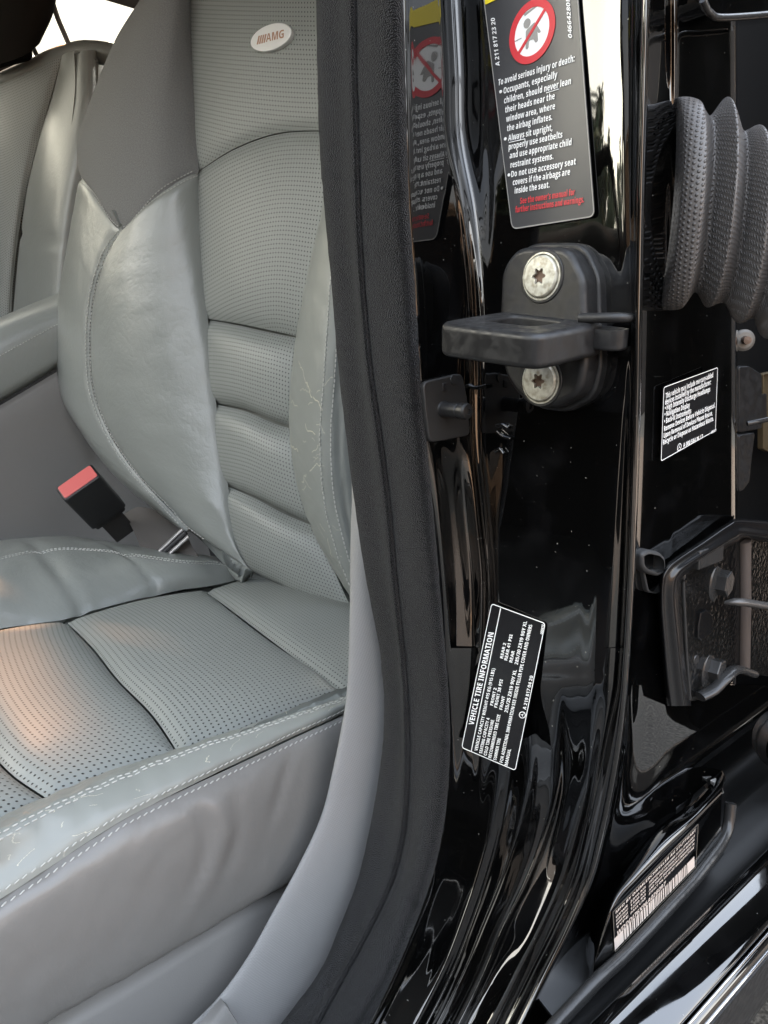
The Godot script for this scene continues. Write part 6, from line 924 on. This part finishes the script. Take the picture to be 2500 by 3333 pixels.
# ---------------------------------------------------------------- geometry helpers (all lengths in metres unless a name says mm)
class Shape:
	var p := PackedVector3Array()
	var n := PackedVector3Array()
	var t := PackedVector2Array()
	var x := PackedInt32Array()
	func vert(a: Vector3, b: Vector3, uv := Vector2.ZERO) -> int:
		p.append(a); n.append(b); t.append(uv)
		return p.size() - 1
	func tri(i: int, j: int, k: int) -> void:
		var g := (p[j] - p[i]).cross(p[k] - p[i])
		if g.dot(n[i] + n[j] + n[k]) > 0.0:
			x.append(i); x.append(k); x.append(j)
		else:
			x.append(i); x.append(j); x.append(k)
	func flat(a: Vector3, b: Vector3, c: Vector3, away: Vector3) -> void:
		var g := (b - a).cross(c - a)
		if g.length() < 1e-14: return
		g = g.normalized()
		if g.dot(away) < 0.0: g = -g
		tri(vert(a, g), vert(b, g), vert(c, g))
	func quad(a: Vector3, b: Vector3, c: Vector3, d: Vector3, away: Vector3) -> void:
		flat(a, b, c, away); flat(a, c, d, away)
	func grid(g: Array, nr: Array, uv: Array) -> void:
		var base := p.size()
		var w: int = g[0].size()
		for i in g.size():
			for j in w:
				vert(g[i][j], nr[i][j], uv[i][j])
		for i in g.size() - 1:
			for j in w - 1:
				var a := base + i * w + j
				tri(a, a + 1, a + w + 1); tri(a, a + w + 1, a + w)
	func mesh() -> ArrayMesh:
		var s := []
		s.resize(Mesh.ARRAY_MAX)
		s[Mesh.ARRAY_VERTEX] = p; s[Mesh.ARRAY_NORMAL] = n; s[Mesh.ARRAY_TEX_UV] = t; s[Mesh.ARRAY_INDEX] = x
		var m := ArrayMesh.new()
		m.add_surface_from_arrays(Mesh.PRIMITIVE_TRIANGLES, s)
		return m

func V(a: float, b: float, c: float) -> Vector3: return Vector3(a, b, c) * 0.001

func rl(a: Array) -> PackedVector3Array:
	var r := PackedVector3Array()
	for i in range(0, a.size(), 3): r.append(Vector3(a[i], a[i + 1], a[i + 2]) * 0.001)
	return r

func cr(q: PackedVector3Array, s: float) -> Vector3:
	var m := q.size() - 1
	var i := clampi(int(floor(s)), 0, m - 1)
	var f := s - i
	var b := q[i]
	var c := q[i + 1]
	var a := q[i - 1] if i > 0 else b * 2.0 - c
	var d := q[i + 2] if i + 2 <= m else c * 2.0 - b
	return b.cubic_interpolate(c, a, d, f)

func crt(q: PackedVector3Array, at: PackedFloat32Array, s: float) -> Vector3:   # the same with uneven spacing taken into account
	var m := q.size() - 1
	var i := clampi(int(floor(s)), 0, m - 1)
	var f := s - i
	var b := q[i]
	var c := q[i + 1]
	var w := at[i + 1] - at[i]
	var a := q[i - 1] if i > 0 else b * 2.0 - c
	var d := q[i + 2] if i + 2 <= m else c * 2.0 - b
	var ta := (at[i - 1] - at[i]) if i > 0 else -w
	var td := (at[i + 2] - at[i]) if i + 2 <= m else 2.0 * w
	return b.cubic_interpolate_in_time(c, a, d, f, w, ta, td)

func along(q: PackedVector3Array, count: int) -> PackedVector3Array:   # a smooth curve cut into equal lengths
	var dense := PackedVector3Array()
	var total := (q.size() - 1) * 12
	for i in total + 1: dense.append(cr(q, i / 12.0))
	var run := PackedFloat32Array([0.0])
	for i in total: run.append(run[i] + dense[i].distance_to(dense[i + 1]))
	var out := PackedVector3Array()
	var k := 0
	for i in count + 1:
		var want := run[total] * i / count
		while k < total - 1 and run[k + 1] < want: k += 1
		var span := run[k + 1] - run[k]
		out.append(dense[k].lerp(dense[k + 1], clampf((want - run[k]) / maxf(span, 1e-9), 0.0, 1.0)))
	return out

var watch := Vector3(0, 0.70, 0)   # the side from which open sheets are seen: their front faces turn this way

# A skin through rails. o: nu (steps between rails), nv (steps along), even (rails cut into equal lengths), puff, sink, edge (m), sides "lrtb", bump (Callable of u, v in m and fractions), thick
func skin(rails: Array, o := {}) -> Dictionary:
	var nu: int = o.get("nu", 6)
	var nv: int = o.get("nv", 60)
	var cut := []
	for rail in rails:
		var q := PackedVector3Array()   # lead and tail carry every rail on past its ends, in step with each other
		for e in o.get("lead", []): q.append(rail[0] + e)
		q.append_array(rail)
		for e in o.get("tail", []): q.append(rail[rail.size() - 1] + e)
		if o.get("even", false):
			cut.append(along(q, nv))
		else:
			var e := PackedVector3Array()
			for j in nv + 1: e.append(cr(q, j / float(nv) * (q.size() - 1)))
			cut.append(e)
	var g := []
	var cols := (rails.size() - 1) * nu
	for i in cols + 1: g.append(PackedVector3Array())
	for j in nv + 1:
		var row := PackedVector3Array()
		for q in cut: row.append(q[j])
		var at := PackedFloat32Array([0.0])
		for i in row.size() - 1: at.append(at[i] + maxf(sqrt(row[i].distance_to(row[i + 1])), 1e-4))
		for i in cols + 1: g[i].append(crt(row, at, i / float(nu)))
	var s := {"g": g}
	measure(s)
	if o.has("puff") or o.has("sink") or o.has("bump"):
		var edge: float = o.get("edge", 0.006)
		var sides: String = o.get("sides", "lrtb")
		var moved := []
		for i in cols + 1:
			var line := PackedVector3Array()
			for j in nv + 1:
				var du: float = s.u[i][j]
				var wu: float = s.u[cols][j]
				var dv: float = s.v[i][j]
				var wv: float = s.v[i][nv]
				var h := 0.0
				if o.has("puff"):
					var fu := 2.0 * du / maxf(wu, 1e-6) - 1.0
					var fv := 2.0 * dv / maxf(wv, 1e-6) - 1.0
					h += o.puff * (1.0 - fu * fu * fu * fu) * (1.0 - fv * fv * fv * fv)
				if o.has("sink"):
					var low := 0.0
					if "l" in sides: low = maxf(low, exp(-pow(du / edge, 1.3)))
					if "r" in sides: low = maxf(low, exp(-pow((wu - du) / edge, 1.3)))
					if "t" in sides: low = maxf(low, exp(-pow(dv / edge, 1.3)))
					if "b" in sides: low = maxf(low, exp(-pow((wv - dv) / edge, 1.3)))
					h -= o.sink * low
				if o.has("bump"): h += o.bump.call(du, dv, du / maxf(wu, 1e-6), dv / maxf(wv, 1e-6))
				line.append(g[i][j] + s.n[i][j] * h)
			moved.append(line)
		s.g = moved
		measure(s)
	return s

func measure(s: Dictionary) -> void:
	var g: Array = s.g
	var w := g.size()
	var h: int = g[0].size()
	var nr := []
	var us := []
	var vs := []
	var vote := 0.0
	for i in w:
		var line := PackedVector3Array()
		var vrow := PackedFloat32Array()
		for j in h:
			var du: Vector3 = g[mini(i + 1, w - 1)][j] - g[maxi(i - 1, 0)][j]
			var dv: Vector3 = g[i][mini(j + 1, h - 1)] - g[i][maxi(j - 1, 0)]
			var c := du.cross(dv)
			if c.length() < 1e-12: c = line[j - 1] if j > 0 else (nr[i - 1][j] if i > 0 else Vector3.UP)
			c = c.normalized()
			line.append(c)
			vote += c.dot((watch - g[i][j]).normalized())
			vrow.append(0.0 if j == 0 else vrow[j - 1] + g[i][j].distance_to(g[i][j - 1]))
		nr.append(line)
		vs.append(vrow)
		var urow := PackedFloat32Array()
		for j in h: urow.append(0.0 if i == 0 else us[i - 1][j] + g[i][j].distance_to(g[i - 1][j]))
		us.append(urow)
	if vote < 0.0:
		for i in w:
			for j in h: nr[i][j] = -nr[i][j]
	s.n = nr; s.u = us; s.v = vs

func skin_shape(s: Dictionary, thick := 0.003, sh: Shape = null, whole := false) -> Shape:
	if sh == null: sh = Shape.new()
	var g: Array = s.g
	var w := g.size()
	var h: int = g[0].size()
	var uv := []
	var back := []
	var bn := []
	for i in w:
		var l := PackedVector2Array()
		var b := PackedVector3Array()
		var m := PackedVector3Array()
		for j in h:
			if whole: l.append(Vector2(i / float(w - 1), j / float(h - 1)))
			else:
				l.append(Vector2(s.u[i][j] - 0.5 * s.u[w - 1][j], s.v[i][j]))
			b.append(g[i][j] - s.n[i][j] * thick)
			m.append(-s.n[i][j])
		uv.append(l); back.append(b); bn.append(m)
	sh.grid(g, s.n, uv)
	if thick > 0.0:
		sh.grid(back, bn, uv)
		for i in w - 1:
			for j in [0, h - 1]:
				var away: Vector3 = g[i][j] - g[i][1 if j == 0 else h - 2]
				sh.quad(g[i][j], g[i + 1][j], back[i + 1][j], back[i][j], away)
		for j in h - 1:
			for i in [0, w - 1]:
				var away: Vector3 = g[i][j] - g[1 if i == 0 else w - 2][j]
				sh.quad(g[i][j], g[i][j + 1], back[i][j + 1], back[i][j], away)
	return sh

func on(s: Dictionary, fu: float, fv: float) -> Array:   # [point, normal] at a fraction of the skin
	var w: int = s.g.size() - 1
	var h: int = s.g[0].size() - 1
	var a := clampf(fu, 0, 1) * w
	var b := clampf(fv, 0, 1) * h
	var i := mini(int(a), w - 1)
	var j := mini(int(b), h - 1)
	var fa := a - i
	var fb := b - j
	var q: Vector3 = s.g[i][j].lerp(s.g[i + 1][j], fa).lerp(s.g[i][j + 1].lerp(s.g[i + 1][j + 1], fa), fb)
	var m: Vector3 = s.n[i][j].lerp(s.n[i + 1][j], fa).lerp(s.n[i][j + 1].lerp(s.n[i + 1][j + 1], fa), fb)
	return [q, m.normalized()]

# A row of thread stitches laid on a skin from (u0, v0) to (u1, v1), moved off metres towards the skin's middle
func stitch_row(sh: Shape, s: Dictionary, u0: float, v0: float, u1: float, v1: float, off := 0.0, pitch := 0.0044, rad := 0.00055, slant := 0.0) -> void:
	var dense := []
	for k in 241:
		var fu := lerpf(u0, u1, k / 240.0)
		var fv := lerpf(v0, v1, k / 240.0)
		var q := on(s, fu, fv)
		var mid: Array = on(s, 0.5, fv) if absf(u1 - u0) < absf(v1 - v0) else on(s, fu, 0.5)
		dense.append([q[0], q[1], mid[0]])
	var run := 0.0
	var next := 0.0
	for k in 240:
		var a: Vector3 = dense[k][0]
		var b: Vector3 = dense[k + 1][0]
		var m: Vector3 = dense[k][1]
		var d := b - a
		if d.length() < 1e-7: continue
		var side := m.cross(d.normalized()).normalized()
		if side.dot(dense[k][2] - a) < 0.0: side = -side
		while next <= run + d.length():
			var c := a.lerp(b, (next - run) / d.length()) + side * off
			c = settle(s, c, lerpf(u0, u1, k / 240.0), lerpf(v0, v1, k / 240.0)) + m * rad * 0.35
			var dir := (d.normalized() + side * slant).normalized()
			bead(sh, c, dir, m, pitch * 0.36, rad)
			next += pitch
		run += d.length()

func settle(s: Dictionary, c: Vector3, fu: float, fv: float) -> Vector3:   # the nearest point of the skin round a place
	var best := c
	var far := 1e9
	var w: int = s.g.size() - 1
	var h: int = s.g[0].size() - 1
	var ci := int(round(fu * w))
	var cj := int(round(fv * h))
	var at := Vector2i(ci, cj)
	for i in range(maxi(ci - 12, 0), mini(ci + 12, w) + 1):
		for j in range(maxi(cj - 6, 0), mini(cj + 6, h) + 1):
			var q: float = s.g[i][j].distance_squared_to(c)
			if q < far:
				far = q; at = Vector2i(i, j)
	var m: Vector3 = s.n[at.x][at.y]
	return c - m * m.dot(c - s.g[at.x][at.y])

func bead(sh: Shape, c: Vector3, dir: Vector3, up: Vector3, half: float, rad: float) -> void:
	var side := dir.cross(up).normalized()
	var base := sh.p.size()
	for r in 4:
		var along_ := [-1.0, -0.62, 0.62, 1.0][r] as float
		var wide := [0.25, 1.0, 1.0, 0.25][r] as float
		for k in 6:
			var o := side * cos(k * TAU / 6) + up * sin(k * TAU / 6)
			sh.vert(c + dir * half * along_ + o * rad * wide, (o + dir * along_ * (1.0 - wide)).normalized())
	for r in 3:
		for k in 6:
			var a := base + r * 6 + k
			var b := base + r * 6 + (k + 1) % 6
			sh.tri(a, b, b + 6); sh.tri(a, b + 6, a + 6)

# A tube along points, with a radius for each (one number, or a list); flat squeezes it along its second axis
func tube(path: PackedVector3Array, rad, sides := 12, sh: Shape = null, up := Vector3.UP, squeeze := 1.0, caps := true) -> Shape:
	if sh == null: sh = Shape.new()
	var g := []
	var nr := []
	var uv := []
	var m := path.size()
	var run := 0.0
	for i in m:
		var d := (path[mini(i + 1, m - 1)] - path[maxi(i - 1, 0)]).normalized()
		var a := d.cross(up).normalized()
		var b := a.cross(d).normalized()
		var r: float = rad[i] if rad is Array or rad is PackedFloat32Array else rad
		if i > 0: run += path[i].distance_to(path[i - 1])
		var l := PackedVector3Array()
		var n := PackedVector3Array()
		var t := PackedVector2Array()
		for k in sides + 1:
			var o := a * cos(k * TAU / sides) + b * sin(k * TAU / sides) * squeeze
			l.append(path[i] + o * r)
			n.append((a * cos(k * TAU / sides) + b * sin(k * TAU / sides) / squeeze).normalized())
			t.append(Vector2(k / float(sides) * TAU * r, run))
		g.append(l); nr.append(n); uv.append(t)
	sh.grid(g, nr, uv)
	if caps:
		for e in [0, m - 1]:
			var away := path[e] - path[1 if e == 0 else m - 2]
			for k in sides: sh.flat(path[e], g[e][k], g[e][k + 1], away)
	return sh

# An outline (in mm, on a frame's x and y) made solid from z0 to z1 along the frame's z, its front edge chamfered
func slab(outline: PackedVector2Array, f: Transform3D, z0: float, z1: float, bev := 0.0, sh: Shape = null) -> Shape:
	if sh == null: sh = Shape.new()
	var q := outline.duplicate()
	if Geometry2D.is_polygon_clockwise(q): q.reverse()
	var m := q.size()
	var inn := PackedVector2Array()
	for i in m:
		var d0 := (q[i] - q[(i + m - 1) % m]).normalized()
		var d1 := (q[(i + 1) % m] - q[i]).normalized()
		var k := (Vector2(-d0.y, d0.x) + Vector2(-d1.y, d1.x))
		inn.append(q[i] + k.normalized() * bev / maxf(0.5, k.length() * 0.5))
	var w := func(a: Vector2, z: float) -> Vector3: return f * (Vector3(a.x, a.y, z) * 0.001)
	edge_wall(sh, q, inn, f, z0, z1, bev, 1.0)
	var ids := Geometry2D.triangulate_polygon(inn if bev > 0.0 else q)
	var top := inn if bev > 0.0 else q
	for i in range(0, ids.size(), 3):
		sh.flat(w.call(top[ids[i]], z1), w.call(top[ids[i + 1]], z1), w.call(top[ids[i + 2]], z1), f.basis.z)
	var low := Geometry2D.triangulate_polygon(q)
	for i in range(0, low.size(), 3):
		sh.flat(w.call(q[low[i]], z0), w.call(q[low[i + 1]], z0), w.call(q[low[i + 2]], z0), -f.basis.z)
	return sh

# the wall of an outline, its front edge rolled over towards the inset outline in a quarter circle; corners flatter than 40 degrees are smoothed
func edge_wall(sh: Shape, q: PackedVector2Array, inn: PackedVector2Array, f: Transform3D, z0: float, z1: float, bev: float, dirn: float) -> void:
	var m := q.size()
	var way := PackedVector2Array()
	for i in m:
		var d := (q[(i + 1) % m] - q[i]).normalized()
		way.append(Vector2(d.y, -d.x) * dirn)
	var steps := [[0.0, z0]]
	if bev > 0.0:
		for k in 5: steps.append([k / 4.0, 0.0])
	else: steps.append([0.0, z1])
	for i in m:
		var j := (i + 1) % m
		if q[i].distance_to(q[j]) < 1e-5: continue
		var na := way[i]
		var nb := way[i]
		var pa := way[(i + m - 1) % m]
		if na.dot(pa) > 0.76: na = (na + pa).normalized()
		if nb.dot(way[j]) > 0.76: nb = (nb + way[j]).normalized()
		var last := -1
		for k in steps.size():
			var th: float = steps[k][0] * PI * 0.5
			var roll := k > 0 and bev > 0.0
			var z: float = (z1 - bev * (1.0 - sin(th))) if roll else float(steps[k][1])
			var c := 1.0 - cos(th)
			var p := q[i].lerp(inn[i], c)
			var r := q[j].lerp(inn[j], c)
			var e0 := (f.basis * Vector3(na.x * cos(th), na.y * cos(th), sin(th))).normalized()
			var e1 := (f.basis * Vector3(nb.x * cos(th), nb.y * cos(th), sin(th))).normalized()
			var v0 := sh.vert(f * (Vector3(p.x, p.y, z) * 0.001), e0)
			sh.vert(f * (Vector3(r.x, r.y, z) * 0.001), e1)
			if last >= 0:
				sh.tri(last, last + 1, v0 + 1); sh.tri(last, v0 + 1, v0)
			last = v0

func ring(outer: PackedVector2Array, inner: PackedVector2Array, f: Transform3D, z0: float, z1: float, bev := 0.0, sh: Shape = null) -> Shape:   # the two outlines have as many points as each other
	if sh == null: sh = Shape.new()
	var m := outer.size()
	var w := func(a: Vector2, z: float) -> Vector3: return f * (Vector3(a.x, a.y, z) * 0.001)
	for i in m:
		var j := (i + 1) % m
		var o0 := outer[i]
		var o1 := outer[j]
		var i0 := inner[i]
		var i1 := inner[j]
		var p0 := o0 + (i0 - o0).limit_length(bev)
		var p1 := o1 + (i1 - o1).limit_length(bev)
		var r0 := i0 + (o0 - i0).limit_length(bev * 0.6)
		var r1 := i1 + (o1 - i1).limit_length(bev * 0.6)
		for side in [[z1, 1.0], [z0, -1.0]]:
			sh.quad(w.call(p0, side[0]), w.call(p1, side[0]), w.call(r1, side[0]), w.call(r0, side[0]), f.basis.z * side[1])
	var o_in := PackedVector2Array()
	var i_in := PackedVector2Array()
	for i in m:
		o_in.append(outer[i] + (inner[i] - outer[i]).limit_length(bev))
		i_in.append(inner[i] + (outer[i] - inner[i]).limit_length(bev * 0.6))
	var mid := (z0 + z1) * 0.5
	var turn := -1.0 if Geometry2D.is_polygon_clockwise(outer) else 1.0
	var under := f * Transform3D(Basis(Vector3.RIGHT, Vector3.UP, Vector3.FORWARD), Vector3(0, 0, (z0 + z1) * 0.001))
	for g in [f, under]:
		edge_wall(sh, outer, o_in, g, mid, z1, bev, turn)
		edge_wall(sh, inner, i_in, g, mid, z1, bev * 0.6, -turn)
	return sh

func rounded(q: Array, rad: float, seg := 5) -> PackedVector2Array:   # a polygon with its corners rounded
	var out := PackedVector2Array()
	var m := q.size()
	for i in m:
		var c: Vector2 = q[i]
		var a: Vector2 = q[(i + m - 1) % m]
		var b: Vector2 = q[(i + 1) % m]
		var r := minf(rad, 0.45 * minf(c.distance_to(a), c.distance_to(b)))
		var s := c + (a - c).normalized() * r
		var e := c + (b - c).normalized() * r
		for k in seg + 1:
			var f := k / float(seg)
			out.append(s.lerp(c, f).lerp(c.lerp(e, f), f))
	return out

func circle(r: float, m := 32, c := Vector2.ZERO) -> PackedVector2Array:
	var o := PackedVector2Array()
	for k in m: o.append(c + Vector2(cos(k * TAU / m), sin(k * TAU / m)) * r)
	return o

func lathe(profile: Array, f: Transform3D, sides := 28, sh: Shape = null) -> Shape:   # profile of (radius, height) in mm round the frame's z
	if sh == null: sh = Shape.new()
	for i in profile.size() - 1:
		var a: Vector2 = profile[i]
		var b: Vector2 = profile[i + 1]
		var nrm := Vector2(b.y - a.y, a.x - b.x)
		var base := sh.p.size()
		for k in sides + 1:
			var d := Vector3(cos(k * TAU / sides), sin(k * TAU / sides), 0)
			var m := (f.basis * (d * nrm.x + Vector3(0, 0, nrm.y))).normalized()
			sh.vert(f * (Vector3(d.x * a.x, d.y * a.x, a.y) * 0.001), m, Vector2(k / float(sides), i))
			sh.vert(f * (Vector3(d.x * b.x, d.y * b.x, b.y) * 0.001), m, Vector2(k / float(sides), i + 1))
		for k in sides:
			var c := base + k * 2
			sh.tri(c, c + 2, c + 3); sh.tri(c, c + 3, c + 1)
	return sh

func frame(o: Vector3, x: Vector3, up: Vector3) -> Transform3D:   # x along, y as near to up as can be, z out
	x = x.normalized()
	var z := x.cross(up).normalized()
	return Transform3D(Basis(x, z.cross(x), z), o)

func block(a: Vector3, b: Vector3, bev: float, sh: Shape = null) -> Shape:   # an upright box between two corners, its edges chamfered
	var c := (a + b) * 0.5
	var s := (b - a).abs() * 500.0
	var q := [Vector2(-s.x, -s.y), Vector2(s.x, -s.y), Vector2(s.x, s.y), Vector2(-s.x, s.y)]
	return slab(rounded(q, bev, 2), Transform3D(Basis.IDENTITY, c), -s.z, s.z, bev, sh)

# ---------------------------------------------------------------- lettering
var face: SystemFont
func glyphs(text: String) -> Array:
	var m := TextMesh.new()
	m.font = face
	m.text = text
	m.font_size = 32
	m.pixel_size = 0.01
	m.depth = 0.0
	m.curve_step = 2.0
	return m.surface_get_arrays(0) if m.get_surface_count() else []

# text from p0 to p1 (its baseline), capitals as tall as up is long
func write_line(sh: Shape, text: String, p0: Vector3, p1: Vector3, up: Vector3, lift := 0.0003) -> void:
	var s := glyphs(text)
	if s.is_empty(): return
	var q: PackedVector3Array = s[Mesh.ARRAY_VERTEX]
	var lo := 1e9
	var hi := -1e9
	for a in q:
		lo = minf(lo, a.x); hi = maxf(hi, a.x)
	var base := cap_base
	var z := (p1 - p0).cross(up).normalized()
	if z.dot(watch - p0) < 0.0: z = -z
	var first := sh.p.size()
	for a in q:
		sh.vert(p0 + (p1 - p0) * ((a.x - lo) / (hi - lo)) + up * ((a.y - base) / cap_tall) + z * lift, z)
	var idx: PackedInt32Array = s[Mesh.ARRAY_INDEX] if s[Mesh.ARRAY_INDEX] != null else PackedInt32Array(range(q.size()))
	for i in range(0, idx.size(), 3): sh.tri(first + idx[i], first + idx[i + 1], first + idx[i + 2])

var cap_base := 0.0
var cap_tall := 0.23
func measure_caps() -> void:
	var q: PackedVector3Array = glyphs("HHH")[Mesh.ARRAY_VERTEX]
	var lo := 1e9
	var hi := -1e9
	for a in q:
		lo = minf(lo, a.y); hi = maxf(hi, a.y)
	cap_base = lo; cap_tall = hi - lo

# ---------------------------------------------------------------- nodes
var used := {}
func numbered(called: String) -> String:
	used[called] = used.get(called, -1) + 1
	return called if used[called] == 0 else "%s_%03d" % [called, used[called]]

func thing(called: String, label: String, category: String, at := Vector3.ZERO, group := "") -> Node3D:
	var o := Node3D.new()
	o.name = numbered(called)
	add_child(o, true)
	o.position = at
	tag(o, label, category, group)
	return o

func tag(o: Node, label: String, category: String, group := "") -> void:
	o.set_meta("label", label); o.set_meta("category", category)
	if group: o.set_meta("group", group)

func obj(called: String, sh, mat: Material, parent: Node3D = null, label := "", stuff := false) -> MeshInstance3D:
	var o := MeshInstance3D.new()
	o.mesh = sh.mesh() if sh is Shape else sh
	o.material_override = mat
	o.name = called if parent else numbered(called)
	var host: Node3D = parent if parent else self
	if parent:   # vertices are given in the scene's axes: take the parent's place off
		var at := Vector3.ZERO
		var q: Node = parent
		while q != self:
			at += q.position
			q = q.get_parent()
		o.position = -at
	host.add_child(o, true)
	if label: o.set_meta("label", label)
	if stuff: o.set_meta("kind", "stuff")
	return o

func struct(called: String, sh, mat: Material) -> MeshInstance3D:
	var o := obj(called, sh, mat)
	o.set_meta("kind", "structure")
	return o

# ---------------------------------------------------------------- materials
func lin(r: float, g: float, b: float) -> Color: return Color(r, g, b).linear_to_srgb()

func mat(c: Color, rough: float, metal := 0.0, spec := 0.5) -> StandardMaterial3D:
	var m := StandardMaterial3D.new()
	m.albedo_color = c; m.roughness = rough; m.metallic = metal; m.metallic_specular = spec
	return m

func noise_tex(size: int, freq: float, kind: int, oct := 3, seed_ := 1, ramp: Gradient = null) -> NoiseTexture2D:
	var f := FastNoiseLite.new()
	f.noise_type = kind; f.frequency = freq; f.fractal_octaves = oct; f.seed = seed_
	if kind == FastNoiseLite.TYPE_CELLULAR: f.cellular_return_type = FastNoiseLite.RETURN_DISTANCE2_SUB
	var t := NoiseTexture2D.new()
	t.width = size; t.height = size; t.seamless = true; t.noise = f
	if ramp: t.color_ramp = ramp
	return t

func grad(cols: Array, offs: Array) -> Gradient:
	var g := Gradient.new()
	g.offsets = PackedFloat32Array(offs); g.colors = PackedColorArray(cols)
	return g

func relief(m: StandardMaterial3D, t: Texture2D, cm: float) -> void:
	m.heightmap_enabled = true; m.heightmap_texture = t; m.heightmap_scale = cm

func painted(w: int, h: int, how: Callable) -> ImageTexture:
	var im := Image.create(w, h, false, Image.FORMAT_RGB8)
	for j in h:
		for i in w: im.set_pixel(i, j, how.call(i, j))
	return ImageTexture.create_from_image(im)
